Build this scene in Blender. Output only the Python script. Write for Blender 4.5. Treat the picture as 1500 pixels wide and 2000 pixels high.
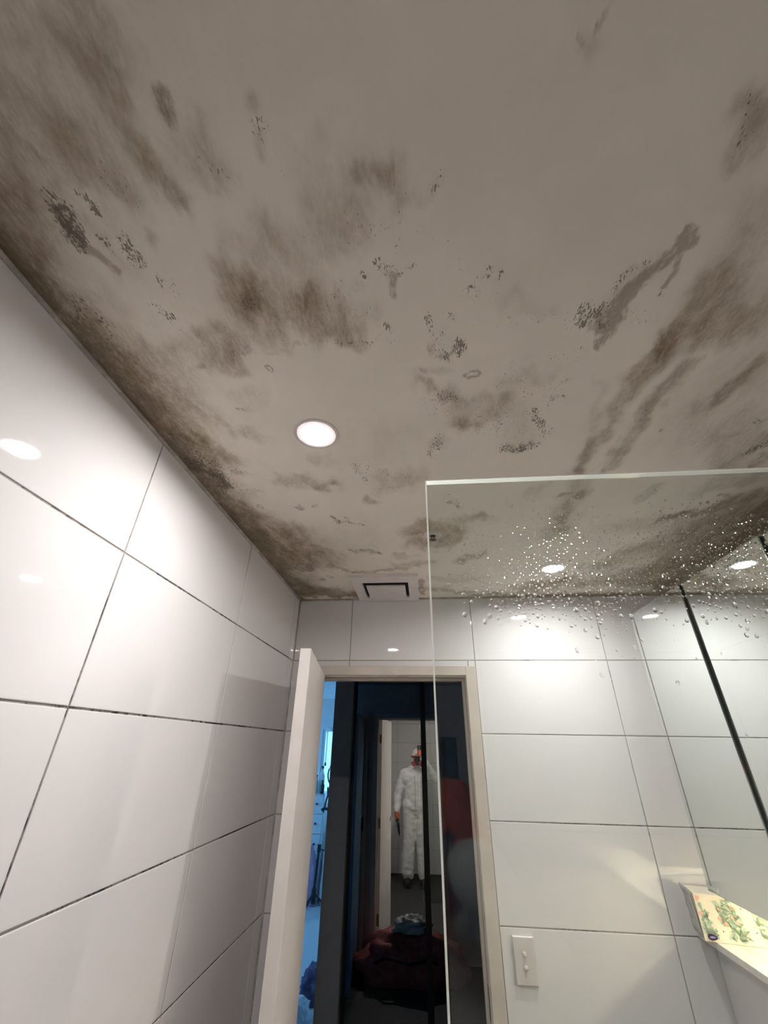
import bpy, bmesh, math, random
import numpy as np
from mathutils import Vector, Matrix

for o in list(bpy.data.objects):
    bpy.data.objects.remove(o, do_unlink=True)
scene = bpy.context.scene
COL = scene.collection
PI = math.pi

# ------------------------------------------------------------------ camera
CAM_Z = 1.7491
CAM_R = Vector((0.99576, 0.09074, 0.01509))
YAW, PITCH, ROLL = -0.1001, 0.5204, 0.0174
_f0 = Vector((math.sin(YAW), math.cos(YAW), 0))
_r0 = Vector((math.cos(YAW), -math.sin(YAW), 0))
_z = Vector((0, 0, 1))
CAM_F = (_f0 * math.cos(PITCH) + _z * math.sin(PITCH)).normalized()
_u0 = -_f0 * math.sin(PITCH) + _z * math.cos(PITCH)
CAM_R = (_r0 * math.cos(ROLL) + _u0 * math.sin(ROLL)).normalized()
CAM_U = (-_r0 * math.sin(ROLL) + _u0 * math.cos(ROLL)).normalized()
cam = bpy.data.cameras.new('camera')
cam_o = bpy.data.objects.new('camera', cam)
COL.objects.link(cam_o)
cam.sensor_fit = 'HORIZONTAL'
cam.sensor_width = 36.0
cam.lens = 796.76 / 1500 * 36.0
cam.clip_start = 0.008
cam.clip_end = 60
m = Matrix((CAM_R, CAM_U, -CAM_F)).transposed().to_4x4()
m.translation = Vector((0, 0, CAM_Z))
cam_o.matrix_world = m
scene.camera = cam_o

# ------------------------------------------------------------------ world, exposure, lamp strengths
world = bpy.data.worlds.new('world')
scene.world = world
world.use_nodes = True
bg = world.node_tree.nodes['Background']
bg.inputs[0].default_value = (0.19, 0.53, 1.0, 1)
bg.inputs[1].default_value = 1.0
vs = scene.view_settings
vs.view_transform = 'Standard'
vs.look = 'None'
vs.gamma = 1.0
vs.use_curve_mapping = False
vs.exposure = 2.0
LAMP_COL = (1.0, 0.955, 0.935)
LAMP_STRENGTH = 130.0
STRIP_STRENGTH = 8.0
scene.cycles.max_bounces = 10
scene.cycles.diffuse_bounces = 8
scene.cycles.glossy_bounces = 6
scene.cycles.transmission_bounces = 6
scene.cycles.sample_clamp_indirect = 6.0
scene.cycles.adaptive_threshold = 0.05
scene.cycles.time_limit = 1150                     # safety stop for slow machines
scene.cycles.transparent_max_bounces = 16

# ------------------------------------------------------------------ materials
def new_mat(name):
    mt = bpy.data.materials.new(name)
    mt.use_nodes = True
    nt = mt.node_tree
    return mt, nt, nt.nodes['Principled BSDF']

def N(nt, typ, **kw):
    n = nt.nodes.new(typ)
    for k, v in kw.items():
        setattr(n, k, v)
    return n

def math_node(nt, op, a, b=None, c=None, clamp=False):
    n = nt.nodes.new('ShaderNodeMath')
    n.operation = op
    n.use_clamp = clamp
    for i, v in enumerate((a, b, c)):
        if v is None:
            continue
        if isinstance(v, (int, float)):
            n.inputs[i].default_value = v
        else:
            nt.links.new(v, n.inputs[i])
    return n.outputs[0]

def noise(nt, scale, detail=4, rough=0.55, vec=None, dist=0.0):
    n = nt.nodes.new('ShaderNodeTexNoise')
    n.inputs['Scale'].default_value = scale
    n.inputs['Detail'].default_value = detail
    n.inputs['Roughness'].default_value = rough
    n.inputs['Distortion'].default_value = dist
    if vec is not None:
        nt.links.new(vec, n.inputs['Vector'])
    return n.outputs['Fac']

def smooth(nt, val, lo, hi):
    n = nt.nodes.new('ShaderNodeMapRange')
    n.interpolation_type = 'SMOOTHSTEP'
    for i, v in zip((1, 2), (lo, hi)):
        if isinstance(v, (int, float)):
            n.inputs[i].default_value = v
        else:
            nt.links.new(v, n.inputs[i])
    nt.links.new(val, n.inputs[0])
    return n.outputs[0]

def mixc(nt, fac, a, b):
    n = nt.nodes.new('ShaderNodeMix')
    n.data_type = 'RGBA'
    for s, v in ((n.inputs[0], fac), (n.inputs[6], a), (n.inputs[7], b)):
        if isinstance(v, (int, float)):
            s.default_value = v
        elif isinstance(v, tuple):
            s.default_value = (v[0], v[1], v[2], 1)
        else:
            nt.links.new(v, s)
    return n.outputs[2]

def objvec(nt):
    return nt.nodes.new('ShaderNodeTexCoord').outputs['Object']

def posvec(nt):
    return nt.nodes.new('ShaderNodeNewGeometry').outputs['Position']

def simple(name, col, rough=0.5, var=0.06, scale=30, bump=0.0, metal=0.0, bscale=None, spec=0.5):
    mt, nt, p = new_mat(name)
    v = posvec(nt)
    f = noise(nt, scale, 4, 0.6, v)
    lo = tuple(max(0, c * (1 - var)) for c in col)
    hi = tuple(min(1, c * (1 + var)) for c in col)
    nt.links.new(mixc(nt, smooth(nt, f, 0.3, 0.7), lo, hi), p.inputs['Base Color'])
    p.inputs['Roughness'].default_value = rough
    p.inputs['Metallic'].default_value = metal
    p.inputs['Specular IOR Level'].default_value = spec
    if bump > 0:
        b = nt.nodes.new('ShaderNodeBump')
        b.inputs['Strength'].default_value = bump
        b.inputs['Distance'].default_value = 0.004
        nt.links.new(noise(nt, bscale or scale * 3, 5, 0.6, v), b.inputs['Height'])
        nt.links.new(b.outputs[0], p.inputs['Normal'])
    return mt

def emis(name, col, strength):
    mt, nt, p = new_mat(name)
    p.inputs['Base Color'].default_value = (col[0] * .8, col[1] * .8, col[2] * .8, 1)
    p.inputs['Emission Color'].default_value = (col[0], col[1], col[2], 1)
    p.inputs['Emission Strength'].default_value = strength
    return mt

def make_tile():
    mt, nt, p = new_mat('glazed_tile')
    v = posvec(nt)
    f = noise(nt, 2.2, 3, 0.5, v)
    nt.links.new(mixc(nt, f, (0.80, 0.792, 0.80), (0.825, 0.817, 0.825)), p.inputs['Base Color'])
    f2 = noise(nt, 14, 2, 0.6, v)
    nt.links.new(math_node(nt, 'MULTIPLY_ADD', f2, 0.02, 0.012), p.inputs['Roughness'])
    p.inputs['Specular IOR Level'].default_value = 0.62
    b = nt.nodes.new('ShaderNodeBump')
    b.inputs['Strength'].default_value = 0.05
    b.inputs['Distance'].default_value = 0.004
    nt.links.new(noise(nt, 5, 1, 0.4, v), b.inputs['Height'])
    nt.links.new(b.outputs[0], p.inputs['Normal'])
    return mt

def make_grout(name, lo, hi, dirt):
    mt, nt, p = new_mat(name)
    v = posvec(nt)
    a = noise(nt, 5, 3, 0.6, v)
    b = noise(nt, 60, 4, 0.65, v)
    s = math_node(nt, 'ADD', math_node(nt, 'MULTIPLY', a, 0.6), math_node(nt, 'MULTIPLY', b, 0.4))
    f = smooth(nt, s, 0.5 - dirt, 0.62 - dirt)
    nt.links.new(mixc(nt, f, hi, lo), p.inputs['Base Color'])
    p.inputs['Roughness'].default_value = 0.85
    return mt

def make_ceiling():
    mt, nt, p = new_mat('mouldy_plaster')
    v = posvec(nt)
    def attr(nm):
        n = nt.nodes.new('ShaderNodeAttribute')
        n.attribute_name = nm
        return n.outputs['Fac']
    haze, brown, speck = attr('haze'), attr('brown'), attr('speck')
    mp = nt.nodes.new('ShaderNodeMapping')          # paint and wiping marks run along the room
    mp.inputs['Scale'].default_value = (1.0, 0.42, 1.0)
    nt.links.new(v, mp.inputs['Vector'])
    sv = mp.outputs[0]
    n0 = noise(nt, 7, 3, 0.6, v)
    n1 = noise(nt, 26, 4, 0.62, sv, 0.35)
    n2 = noise(nt, 170, 3, 0.7, sv)
    n3 = noise(nt, 320, 2, 0.6, sv, 0.3)
    base = mixc(nt, smooth(nt, n0, 0.3, 0.7), (0.87, 0.80, 0.715), (0.91, 0.84, 0.755))
    # soft yellow-brown bloom, broken up by the plaster grain
    g = math_node(nt, 'ADD', math_node(nt, 'MULTIPLY', smooth(nt, n1, 0.26, 0.74), 0.46),
                  math_node(nt, 'MULTIPLY', smooth(nt, n2, 0.25, 0.75), 0.24))
    hz = math_node(nt, 'MULTIPLY', haze, math_node(nt, 'ADD', g, 0.42), clamp=True)
    c = mixc(nt, smooth(nt, hz, 0.0, 0.75), base, (0.34, 0.268, 0.19))
    c = mixc(nt, smooth(nt, hz, 0.58, 1.12), c, (0.058, 0.042, 0.030))
    # denser brown colonies with ragged edges
    bm_ = math_node(nt, 'MULTIPLY', brown, math_node(nt, 'ADD', math_node(nt, 'MULTIPLY', n2, 1.5), math_node(nt, 'MULTIPLY', n1, 0.15)))
    bf = smooth(nt, bm_, 0.22, 0.85)
    c = mixc(nt, math_node(nt, 'MULTIPLY', bf, 0.60), c, (0.25, 0.188, 0.130))
    # black specks
    thr = math_node(nt, 'SUBTRACT', 0.735, math_node(nt, 'MULTIPLY', speck, 0.27))
    sf = smooth(nt, n3, thr, math_node(nt, 'ADD', thr, 0.085))
    sf = math_node(nt, 'MULTIPLY', sf, smooth(nt, speck, 0.04, 0.2))
    c = mixc(nt, math_node(nt, 'MULTIPLY', sf, 0.74), c, (0.095, 0.07, 0.054))
    nt.links.new(c, p.inputs['Base Color'])
    p.inputs['Roughness'].default_value = 0.62
    p.inputs['Specular IOR Level'].default_value = 0.3
    tot = math_node(nt, 'MAXIMUM', math_node(nt, 'MAXIMUM', haze, brown), speck)
    amt = math_node(nt, 'ADD', math_node(nt, 'MULTIPLY', tot, 0.9), 0.06)
    h = math_node(nt, 'MULTIPLY', noise(nt, 150, 1, 0.6, sv), amt)
    b = nt.nodes.new('ShaderNodeBump')
    b.inputs['Strength'].default_value = 0.6
    b.inputs['Distance'].default_value = 0.003
    nt.links.new(h, b.inputs['Height'])
    nt.links.new(b.outputs[0], p.inputs['Normal'])
    return mt

def make_clear_glass(name, tint):
    mt, nt, p = new_mat(name)
    nt.nodes.remove(p)
    out = nt.nodes['Material Output']
    geo = nt.nodes.new('ShaderNodeNewGeometry')
    fr = nt.nodes.new('ShaderNodeFresnel')
    ior = math_node(nt, 'MULTIPLY_ADD', geo.outputs['Backfacing'], 1 / 1.5 - 1.5, 1.5)
    nt.links.new(ior, fr.inputs['IOR'])
    t = nt.nodes.new('ShaderNodeBsdfTransparent')
    f = noise(nt, 9, 3, 0.5, geo.outputs['Position'])
    nt.links.new(mixc(nt, f, tint, tuple(c * 0.985 for c in tint)), t.inputs[0])
    g = nt.nodes.new('ShaderNodeBsdfGlossy')
    g.inputs['Roughness'].default_value = 0.0
    mx = nt.nodes.new('ShaderNodeMixShader')
    nt.links.new(fr.outputs[0], mx.inputs[0])
    nt.links.new(t.outputs[0], mx.inputs[1])
    nt.links.new(g.outputs[0], mx.inputs[2])
    nt.links.new(mx.outputs[0], out.inputs[0])
    return mt

def make_mirror(name, col, rough=0.0):
    mt, nt, p = new_mat(name)
    v = posvec(nt)
    f = noise(nt, 20, 3, 0.5, v)
    nt.links.new(mixc(nt, f, col, tuple(c * 0.98 for c in col)), p.inputs['Base Color'])
    p.inputs['Metallic'].default_value = 1.0
    p.inputs['Roughness'].default_value = rough
    return mt

M = {}
M['tile'] = make_tile()
M['grout_left'] = make_grout('grout_mouldy', (0.025, 0.02, 0.018), (0.36, 0.33, 0.31), 0.035)
M['grout'] = make_grout('grout_grey', (0.16, 0.15, 0.14), (0.42, 0.40, 0.38), -0.01)
M['ceiling'] = make_ceiling()
M['sealant'] = simple('sealant', (0.50, 0.46, 0.42), 0.5, 0.25, 25)
M['white_paint'] = simple('white_door_paint', (0.84, 0.79, 0.76), 0.38, 0.03, 12, 0.05)
M['frame_paint'] = simple('frame_paint', (0.66, 0.60, 0.54), 0.42, 0.05, 10, 0.05)
M['white_plastic'] = simple('white_plastic', (0.72, 0.68, 0.66), 0.3, 0.02, 20)
M['vent_plastic'] = simple('vent_plastic', (0.80, 0.74, 0.73), 0.45, 0.05, 15)
M['can'] = simple('downlight_baffle', (0.85, 0.83, 0.81), 0.5, 0.03, 30)
M['near_black'] = simple('near_black', (0.012, 0.01, 0.01), 0.9, 0.2, 20)
M['glass'] = make_clear_glass('shower_glass', (0.955, 0.978, 0.962))
M['pane'] = make_clear_glass('window_glass', (0.97, 0.98, 0.985))
def make_edge():
    mt, nt, p = new_mat('ground_glass_edge')
    nt.nodes.remove(p)
    d = nt.nodes.new('ShaderNodeBsdfDiffuse'); t = nt.nodes.new('ShaderNodeBsdfTranslucent'); mx = nt.nodes.new('ShaderNodeMixShader')
    col = mixc(nt, noise(nt, 40, 3, 0.5, posvec(nt)), (0.95, 0.97, 0.94), (0.88, 0.92, 0.88))
    nt.links.new(col, d.inputs[0]); nt.links.new(col, t.inputs[0])
    mx.inputs[0].default_value = 0.78
    nt.links.new(d.outputs[0], mx.inputs[1]); nt.links.new(t.outputs[0], mx.inputs[2])
    nt.links.new(mx.outputs[0], nt.nodes['Material Output'].inputs[0])
    return mt
M['glass_edge'] = make_edge()
def make_blind():
    mt, nt, p = new_mat('roller_blind_fabric')
    nt.nodes.remove(p)
    t = nt.nodes.new('ShaderNodeBsdfTranslucent')
    nt.links.new(mixc(nt, noise(nt, 60, 3, 0.5, posvec(nt)), (0.92, 0.92, 0.92), (0.86, 0.86, 0.86)), t.inputs[0])
    nt.links.new(t.outputs[0], nt.nodes['Material Output'].inputs[0])
    return mt
M['blind_sheet'] = make_blind()
M['rim'] = emis('downlight_glow_rim', (1.0, 0.86, 0.87), 0.17)  # weak own glow imitating bloom and edge-lit acrylic round the lamp
M['mirror'] = make_mirror('silver_mirror', (0.80, 0.835, 0.81))
M['dark_mirror'] = make_mirror('wardrobe_mirror', (0.62, 0.64, 0.63))
M['mirror_edge'] = simple('mirror_glass_edge', (0.035, 0.055, 0.048), 0.15, 0.3, 40)
M['chrome'] = simple('chrome', (0.75, 0.75, 0.75), 0.12, 0.02, 40, metal=1.0)
M['cabinet_white'] = simple('cabinet_white', (0.80, 0.79, 0.77), 0.35, 0.02, 15)
M['stone'] = simple('ledge_stone', (0.72, 0.70, 0.66), 0.3, 0.05, 45)
M['floor_bath'] = simple('bathroom_floor_tile', (0.62, 0.61, 0.59), 0.35, 0.12, 12)
M['mat'] = simple('added_dark_mat', (0.045, 0.045, 0.042), 0.9, 0.2, 60, 0.4)
M['hall_wall'] = simple('hallway_wall_paint', (0.58, 0.58, 0.58), 0.7, 0.05, 8, 0.05)
M['hall_floor'] = simple('hallway_floor', (0.05, 0.048, 0.045), 0.55, 0.2, 18, 0.1)
M['hall_ceiling'] = simple('hallway_ceiling_paint', (0.35, 0.35, 0.36), 0.8, 0.04, 8)
M['dark_frame'] = simple('dark_aluminium_frame', (0.018, 0.02, 0.023), 0.4, 0.1, 30)
M['blue_lit_paint'] = simple('blue_lit_door_paint', (0.07, 0.18, 0.32), 0.5, 0.08, 8)  # colour stands in for blue bedroom light falling on the leaf
M['bed_wall'] = simple('bedroom_wall_paint', (0.72, 0.72, 0.72), 0.8, 0.03, 8)
M['bed_floor'] = simple('bedroom_carpet', (0.55, 0.55, 0.56), 0.95, 0.1, 90, 0.4)
M['black_metal'] = simple('black_metal', (0.012, 0.012, 0.015), 0.4, 0.2, 40)
M['black_plastic'] = simple('black_plastic', (0.018, 0.018, 0.02), 0.3, 0.1, 40)
M['brass'] = simple('aged_hinge_metal', (0.16, 0.13, 0.09), 0.35, 0.3, 120, metal=0.8)
M['red_bag'] = simple('dark_red_fabric', (0.42, 0.10, 0.085), 0.6, 0.25, 22, 0.3)
M['rust_cloth'] = simple('rust_red_cloth', (0.30, 0.07, 0.045), 0.85, 0.2, 40, 0.3)
M['white_bag'] = simple('white_plastic_bag', (0.62, 0.62, 0.60), 0.3, 0.08, 25, 0.4)
M['suit'] = simple('white_coverall_fabric', (0.84, 0.84, 0.83), 0.6, 0.05, 30, 0.35, bscale=26)
M['glove'] = simple('orange_rubber_glove', (0.66, 0.115, 0.03), 0.4, 0.12, 40, 0.15)
M['skin'] = simple('skin', (0.50, 0.29, 0.21), 0.5, 0.08, 50)
M['mask_grey'] = simple('respirator_rubber', (0.05, 0.05, 0.055), 0.5, 0.1, 50)
M['filter_pink'] = simple('respirator_filter', (0.55, 0.10, 0.12), 0.6, 0.1, 50)
M['boot'] = simple('dark_boot_rubber', (0.02, 0.02, 0.018), 0.6, 0.2, 40)
M['lens'] = simple('goggle_lens', (0.06, 0.065, 0.07), 0.08, 0.05, 20)
M['white_fabric'] = simple('white_bedding', (0.72, 0.72, 0.74), 0.9, 0.05, 20, 0.4)
M['pink_fabric'] = simple('mauve_fabric', (0.45, 0.30, 0.40), 0.9, 0.1, 20, 0.4)
M['purple_fabric'] = simple('plum_fabric', (0.13, 0.09, 0.16), 0.9, 0.15, 20, 0.4)
M['blind'] = simple('blind_cord', (0.85, 0.85, 0.85), 0.6, 0.03, 20)
M['white_wood'] = simple('white_laminate', (0.68, 0.68, 0.68), 0.4, 0.03, 15)
M['film'] = simple('clear_film', (0.50, 0.51, 0.50), 0.12, 0.1, 60, 0.4)
M['cream_card'] = simple('cream_card', (0.80, 0.74, 0.60), 0.55, 0.04, 30)
M['leaf_green'] = simple('printed_sage_green', (0.33, 0.46, 0.34), 0.55, 0.15, 60)
M['leaf_mint'] = simple('printed_mint_green', (0.50, 0.60, 0.47), 0.55, 0.12, 60)
M['leaf_dark'] = simple('printed_dark_green', (0.09, 0.14, 0.11), 0.55, 0.15, 60)
M['petal'] = simple('printed_peach', (0.85, 0.42, 0.33), 0.55, 0.12, 60)
M['logo_purple'] = simple('printed_purple', (0.045, 0.025, 0.10), 0.5, 0.1, 60)
M['logo_lilac'] = simple('printed_lilac', (0.36, 0.28, 0.45), 0.5, 0.1, 60)
def make_drop():
    mt, nt, p = new_mat('water_drop')
    p.inputs['Base Color'].default_value = (1, 1, 1, 1)
    p.inputs['Transmission Weight'].default_value = 1.0
    p.inputs['IOR'].default_value = 1.33
    nt.links.new(math_node(nt, 'MULTIPLY', noise(nt, 40, 2, 0.5, posvec(nt)), 0.02), p.inputs['Roughness'])
    return mt
M['drop'] = make_drop()
M['lamp'] = emis('downlight_diffuser', LAMP_COL, LAMP_STRENGTH)
M['strip'] = emis('led_strip_diffuser', (1.0, 0.86, 0.62), STRIP_STRENGTH)

# ------------------------------------------------------------------ mesh helpers
def obj(name, bm, mat, parent=None, smooth_shade=False, bevel=0.0, segs=2):
    if bevel > 0:
        bmesh.ops.bevel(bm, geom=bm.edges[:], offset=bevel, segments=segs, profile=0.7, affect='EDGES', clamp_overlap=True)
    me = bpy.data.meshes.new(name)
    bmesh.ops.recalc_face_normals(bm, faces=bm.faces[:])
    bm.to_mesh(me)
    bm.free()
    return link(name, me, mat, parent, smooth_shade)

def link(name, me, mat, parent=None, smooth_shade=False):
    o = bpy.data.objects.new(name, me)
    COL.objects.link(o)
    mats = mat if isinstance(mat, (list, tuple)) else [mat]
    if not me.materials:
        for k in mats:
            me.materials.append(M[k])
    if smooth_shade:
        me.polygons.foreach_set('use_smooth', [True] * len(me.polygons))
    if parent is not None:
        o.parent = parent
    return o

def tag(o, label, cat, group=None, kind=None):
    o['label'] = label
    o['category'] = cat
    if group:
        o['group'] = group
    if kind:
        o['kind'] = kind
    return o

def thing(name, label, cat, loc=(0, 0, 0), rotz=0.0, group=None, kind=None):
    o = bpy.data.objects.new(name, None)
    COL.objects.link(o)
    o.empty_display_size = 0.05
    o.location = loc
    o.rotation_euler = (0, 0, rotz)
    return tag(o, label, cat, group, kind)

def box(bm, x0, x1, y0, y1, z0, z1):
    vv = [bm.verts.new((x, y, z)) for x in (x0, x1) for y in (y0, y1) for z in (z0, z1)]
    for f in ((0, 1, 3, 2), (4, 6, 7, 5), (0, 4, 5, 1), (2, 3, 7, 6), (0, 2, 6, 4), (1, 5, 7, 3)):
        bm.faces.new([vv[i] for i in f])
    return vv

def boxbm(*a):
    bm = bmesh.new()
    box(bm, *a)
    return bm

def ring_pts(c, n, r, seg, up=None, sq=(1, 1)):
    n = Vector(n).normalized()
    a = Vector(up) if up else (Vector((0, 0, 1)) if abs(n.z) < 0.9 else Vector((1, 0, 0)))
    u = a.cross(n).normalized()
    w = n.cross(u)
    return [Vector(c) + u * (math.cos(t) * r * sq[0]) + w * (math.sin(t) * r * sq[1]) for t in (2 * PI * i / seg for i in range(seg))]

def tube(bm, path, radii, seg=10, cap=True, sq=(1, 1), up=None):
    path = [Vector(p) for p in path]
    if isinstance(radii, (int, float)):
        radii = [radii] * len(path)
    rings = []
    for i, p in enumerate(path):
        d = path[min(i + 1, len(path) - 1)] - path[max(i - 1, 0)]
        rings.append([bm.verts.new(q) for q in ring_pts(p, d, radii[i], seg, up, sq)])
    for a, b in zip(rings, rings[1:]):
        for i in range(seg):
            bm.faces.new((a[i], a[(i + 1) % seg], b[(i + 1) % seg], b[i]))
    if cap:
        bm.faces.new(rings[0][::-1])
        bm.faces.new(rings[-1])

def capsule(bm, p0, p1, r0, r1, seg=14, sq=(1, 1), up=None):
    p0, p1 = Vector(p0), Vector(p1)
    d = (p1 - p0).normalized()
    path, rad = [], []
    for t in (-1, -0.85, -0.5, 0):
        path.append(p0 + d * r0 * t); rad.append(r0 * math.sqrt(max(0.0004, 1 - t * t)))
    for t in (0, 0.5, 0.85, 1):
        path.append(p1 + d * r1 * t); rad.append(r1 * math.sqrt(max(0.0004, 1 - t * t)))
    tube(bm, path, rad, seg, True, sq, up)

def ellipsoid(bm, c, rx, ry, rz, u=16, v=10, rot=None):
    mt = Matrix.Translation(Vector(c)) @ (rot.to_4x4() if rot else Matrix.Identity(4)) @ Matrix.Diagonal((rx, ry, rz, 1))
    bmesh.ops.create_uvsphere(bm, u_segments=u, v_segments=v, radius=1.0, matrix=mt)

def lathe(bm, prof, c=(0, 0, 0), seg=40, close=False):
    """prof: (r, z) pairs revolved about the z axis through c"""
    rings = []
    for r, z in prof:
        rings.append([bm.verts.new((c[0] + r * math.cos(2 * PI * i / seg), c[1] + r * math.sin(2 * PI * i / seg), c[2] + z)) for i in range(seg)])
    pairs = list(zip(rings, rings[1:]))
    if close:
        pairs.append((rings[-1], rings[0]))
    for a, b in pairs:
        for i in range(seg):
            bm.faces.new((a[i], a[(i + 1) % seg], b[(i + 1) % seg], b[i]))
    return rings

def remesh(bm, voxel, smooth_it=4, wrinkle=0.0, wscale=12, seed=1):
    """union of overlapping solids -> one continuous skin"""
    me = bpy.data.meshes.new('tmp')
    bmesh.ops.recalc_face_normals(bm, faces=bm.faces[:])
    bm.to_mesh(me); bm.free()
    o = bpy.data.objects.new('tmp', me)
    COL.objects.link(o)
    r = o.modifiers.new('r', 'REMESH'); r.mode = 'VOXEL'; r.voxel_size = voxel
    s = o.modifiers.new('s', 'SMOOTH'); s.iterations = smooth_it; s.factor = 0.5
    dg = bpy.context.evaluated_depsgraph_get()
    me2 = bpy.data.meshes.new_from_object(o.evaluated_get(dg))
    bpy.data.objects.remove(o, do_unlink=True)
    bpy.data.meshes.remove(me)
    if wrinkle > 0:
        from mathutils import noise as mn
        co = np.empty(len(me2.vertices) * 3); me2.vertices.foreach_get('co', co); co = co.reshape(-1, 3)
        nn = np.empty(len(me2.vertices) * 3); me2.vertices.foreach_get('normal', nn); nn = nn.reshape(-1, 3)
        for i in range(len(co)):
            p = co[i]
            k = mn.noise(Vector((p[0] * wscale, p[1] * wscale, p[2] * wscale * 1.9 + seed))) + 0.5 * mn.noise(Vector((p[0] * wscale * 2, p[1] * wscale * 2, p[2] * wscale * 3 + seed)))
            co[i] += nn[i] * k * wrinkle
        me2.vertices.foreach_set('co', co.ravel())
    me2.update()
    return me2

# ------------------------------------------------------------------ the room: dimensions
XL, YF, YB, H = -0.6315, 2.0165, -0.95, 2.4     # left wall face, far wall face, back wall face, ceiling
XR, XN, ZN = 1.17, 0.945, 1.203                  # right wall, half-height wall under the ledge
TW, TH, GAP, TT = 0.597, 0.300, 0.0040, 0.008
OX0, OX1, OZ = -0.517, 0.200, 2.045              # rough door opening

def struct(name, bm, mat, label, cat, parent=None, **k):
    o = obj(name, bm, mat, parent, **k)
    return tag(o, label, cat, kind='structure')

TILE_CACHE = {}
def tile_mesh(w, h):
    key = (round(w, 4), round(h, 4))
    if key not in TILE_CACHE:
        bm = boxbm(-w / 2, w / 2, -TT, 0, -h / 2, h / 2)      # face towards +y at y = 0
        bmesh.ops.bevel(bm, geom=[e for e in bm.edges if all(v.co.y > -1e-6 for v in e.verts)], offset=0.0016, segments=2, profile=0.6, affect='EDGES')
        bmesh.ops.recalc_face_normals(bm, faces=bm.faces[:])
        me = bpy.data.meshes.new('tile'); bm.to_mesh(me); bm.free()
        me.materials.append(M['tile'])
        TILE_CACHE[key] = me
    return TILE_CACHE[key]

rt = random.Random(5)
def add_tile(parent, u0, u1, z0, z1, plane, face, shape=None):
    """plane: function (u, z) -> point on the tile face; face: rotation about z so that +y is the face normal"""
    g = GAP / 2
    me = tile_mesh(u1 - u0 - 2 * g, z1 - z0 - 2 * g)
    o = bpy.data.objects.new('tile', me)
    COL.objects.link(o)
    o.parent = parent
    p = Vector(plane((u0 + u1) / 2, (z0 + z1) / 2))
    n = Matrix.Rotation(face, 3, 'Z') @ Vector((0, 1, 0))
    o.location = p - n * rt.uniform(0, 0.0003)
    o.rotation_euler = (rt.uniform(-1, 1) * 0.0008, 0, face + rt.uniform(-1, 1) * 0.0008)
    return o

def spans(a, b, j0, step):
    k = math.ceil((a - j0) / step - 1e-6)
    e = [a]
    while j0 + k * step < b - 1e-4:
        if j0 + k * step > a + 1e-4:
            e.append(j0 + k * step)
        k += 1
    e.append(b)
    return list(zip(e, e[1:]))
ROWS = [(H - TH * (k + 1), H - TH * k) for k in range(8)]

# left wall
wl = struct('wall_left', boxbm(XL - 0.12, XL - 0.0022, YB, YF + 0.1, 0, H), 'grout_left', 'glossy white tiled left wall with mouldy black grout lines', 'wall')
for y0, y1 in spans(YB, YF, 0.7465, TW):
    for z0, z1 in ROWS:
        add_tile(wl, y0, y1, z0, z1, lambda u, z: (XL, u, z), -PI / 2)

# far wall with the door opening
bm = bmesh.new()
box(bm, XL - 0.12, OX0, YF + 0.0022, YF + 0.09, 0, H)
box(bm, OX1, XR + 0.12, YF + 0.0022, YF + 0.09, 0, H)
box(bm, OX0, OX1, YF + 0.0022, YF + 0.09, OZ, H)
wf = struct('wall_far', bm, 'grout', 'glossy white tiled end wall around the bathroom doorway', 'wall')
for x0, x1 in spans(XL, XR, 0.2333, 0.5885):
    for z0, z1 in ROWS:
        if x1 <= OX0 or x0 >= OX1 or z0 >= OZ:
            add_tile(wf, x0, x1, z0, z1, lambda u, z: (u, YF, z), PI)
        elif z1 > OZ:
            if x0 < OX0:
                add_tile(wf, x0, OX0, z0, z1, lambda u, z: (u, YF, z), PI)
            add_tile(wf, max(x0, OX0), min(x1, OX1), OZ, z1, lambda u, z: (u, YF, z), PI)
            if x1 > OX1:
                add_tile(wf, OX1, x1, z0, z1, lambda u, z: (u, YF, z), PI)
        else:
            if x0 < OX0:
                add_tile(wf, x0, OX0, z0, z1, lambda u, z: (u, YF, z), PI)
            if x1 > OX1:
                add_tile(wf, OX1, x1, z0, z1, lambda u, z: (u, YF, z), PI)

# right wall, full height, and the half-height wall carrying the ledge
wr = struct('wall_right', boxbm(XR + 0.0022, XR + 0.12, YB, YF + 0.1, 0, H), 'grout', 'white tiled right wall behind the mirror cabinet', 'wall')
for y0, y1 in spans(YB, YF, 0.45, TW):
    for z0, z1 in ROWS:
        add_tile(wr, y0, y1, z0, z1, lambda u, z: (XR, u, z), PI / 2)
wn = struct('wall_right_half', boxbm(XN + 0.0022, XR, 0.47, YF, 0, ZN - 0.001), 'grout', 'half-height tiled wall under the stone ledge on the right', 'wall')
for y0, y1 in spans(0.47, YF, 0.45, TW):
    for z0, z1 in [(max(0, ZN - 0.3 * (k + 1)), ZN - 0.3 * k) for k in range(4)]:
        add_tile(wn, y0, y1, z0, z1, lambda u, z: (XN, u, z), PI / 2)
# back wall of the shower
wb = struct('wall_back', boxbm(XL - 0.12, XR + 0.12, YB - 0.12, YB - 0.0022, 0, H), 'grout', 'white tiled shower wall behind the person taking the photo', 'wall')
for x0, x1 in spans(XL, XR, 0.2333, 0.5885):
    for z0, z1 in ROWS:
        add_tile(wb, x0, x1, z0, z1, lambda u, z: (u, YB, z), 0)

fl = struct('floor', boxbm(XL - 0.1, XR + 0.1, YB - 0.1, YF + 0.1, -0.1, -0.001), 'grout', 'pale grey tiled bathroom floor', 'floor')  # tiles kept pale to bounce lamp light up to the ceiling
for x0, x1 in spans(XL, XR, 0.0, 0.3):
    for y0, y1 in spans(YB, YF, 0.0, 0.3):
        t = obj('tile', boxbm(x0 + .0015, x1 - .0015, y0 + .0015, y1 - .0015, -0.008, 0), 'floor_bath', fl)

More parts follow.
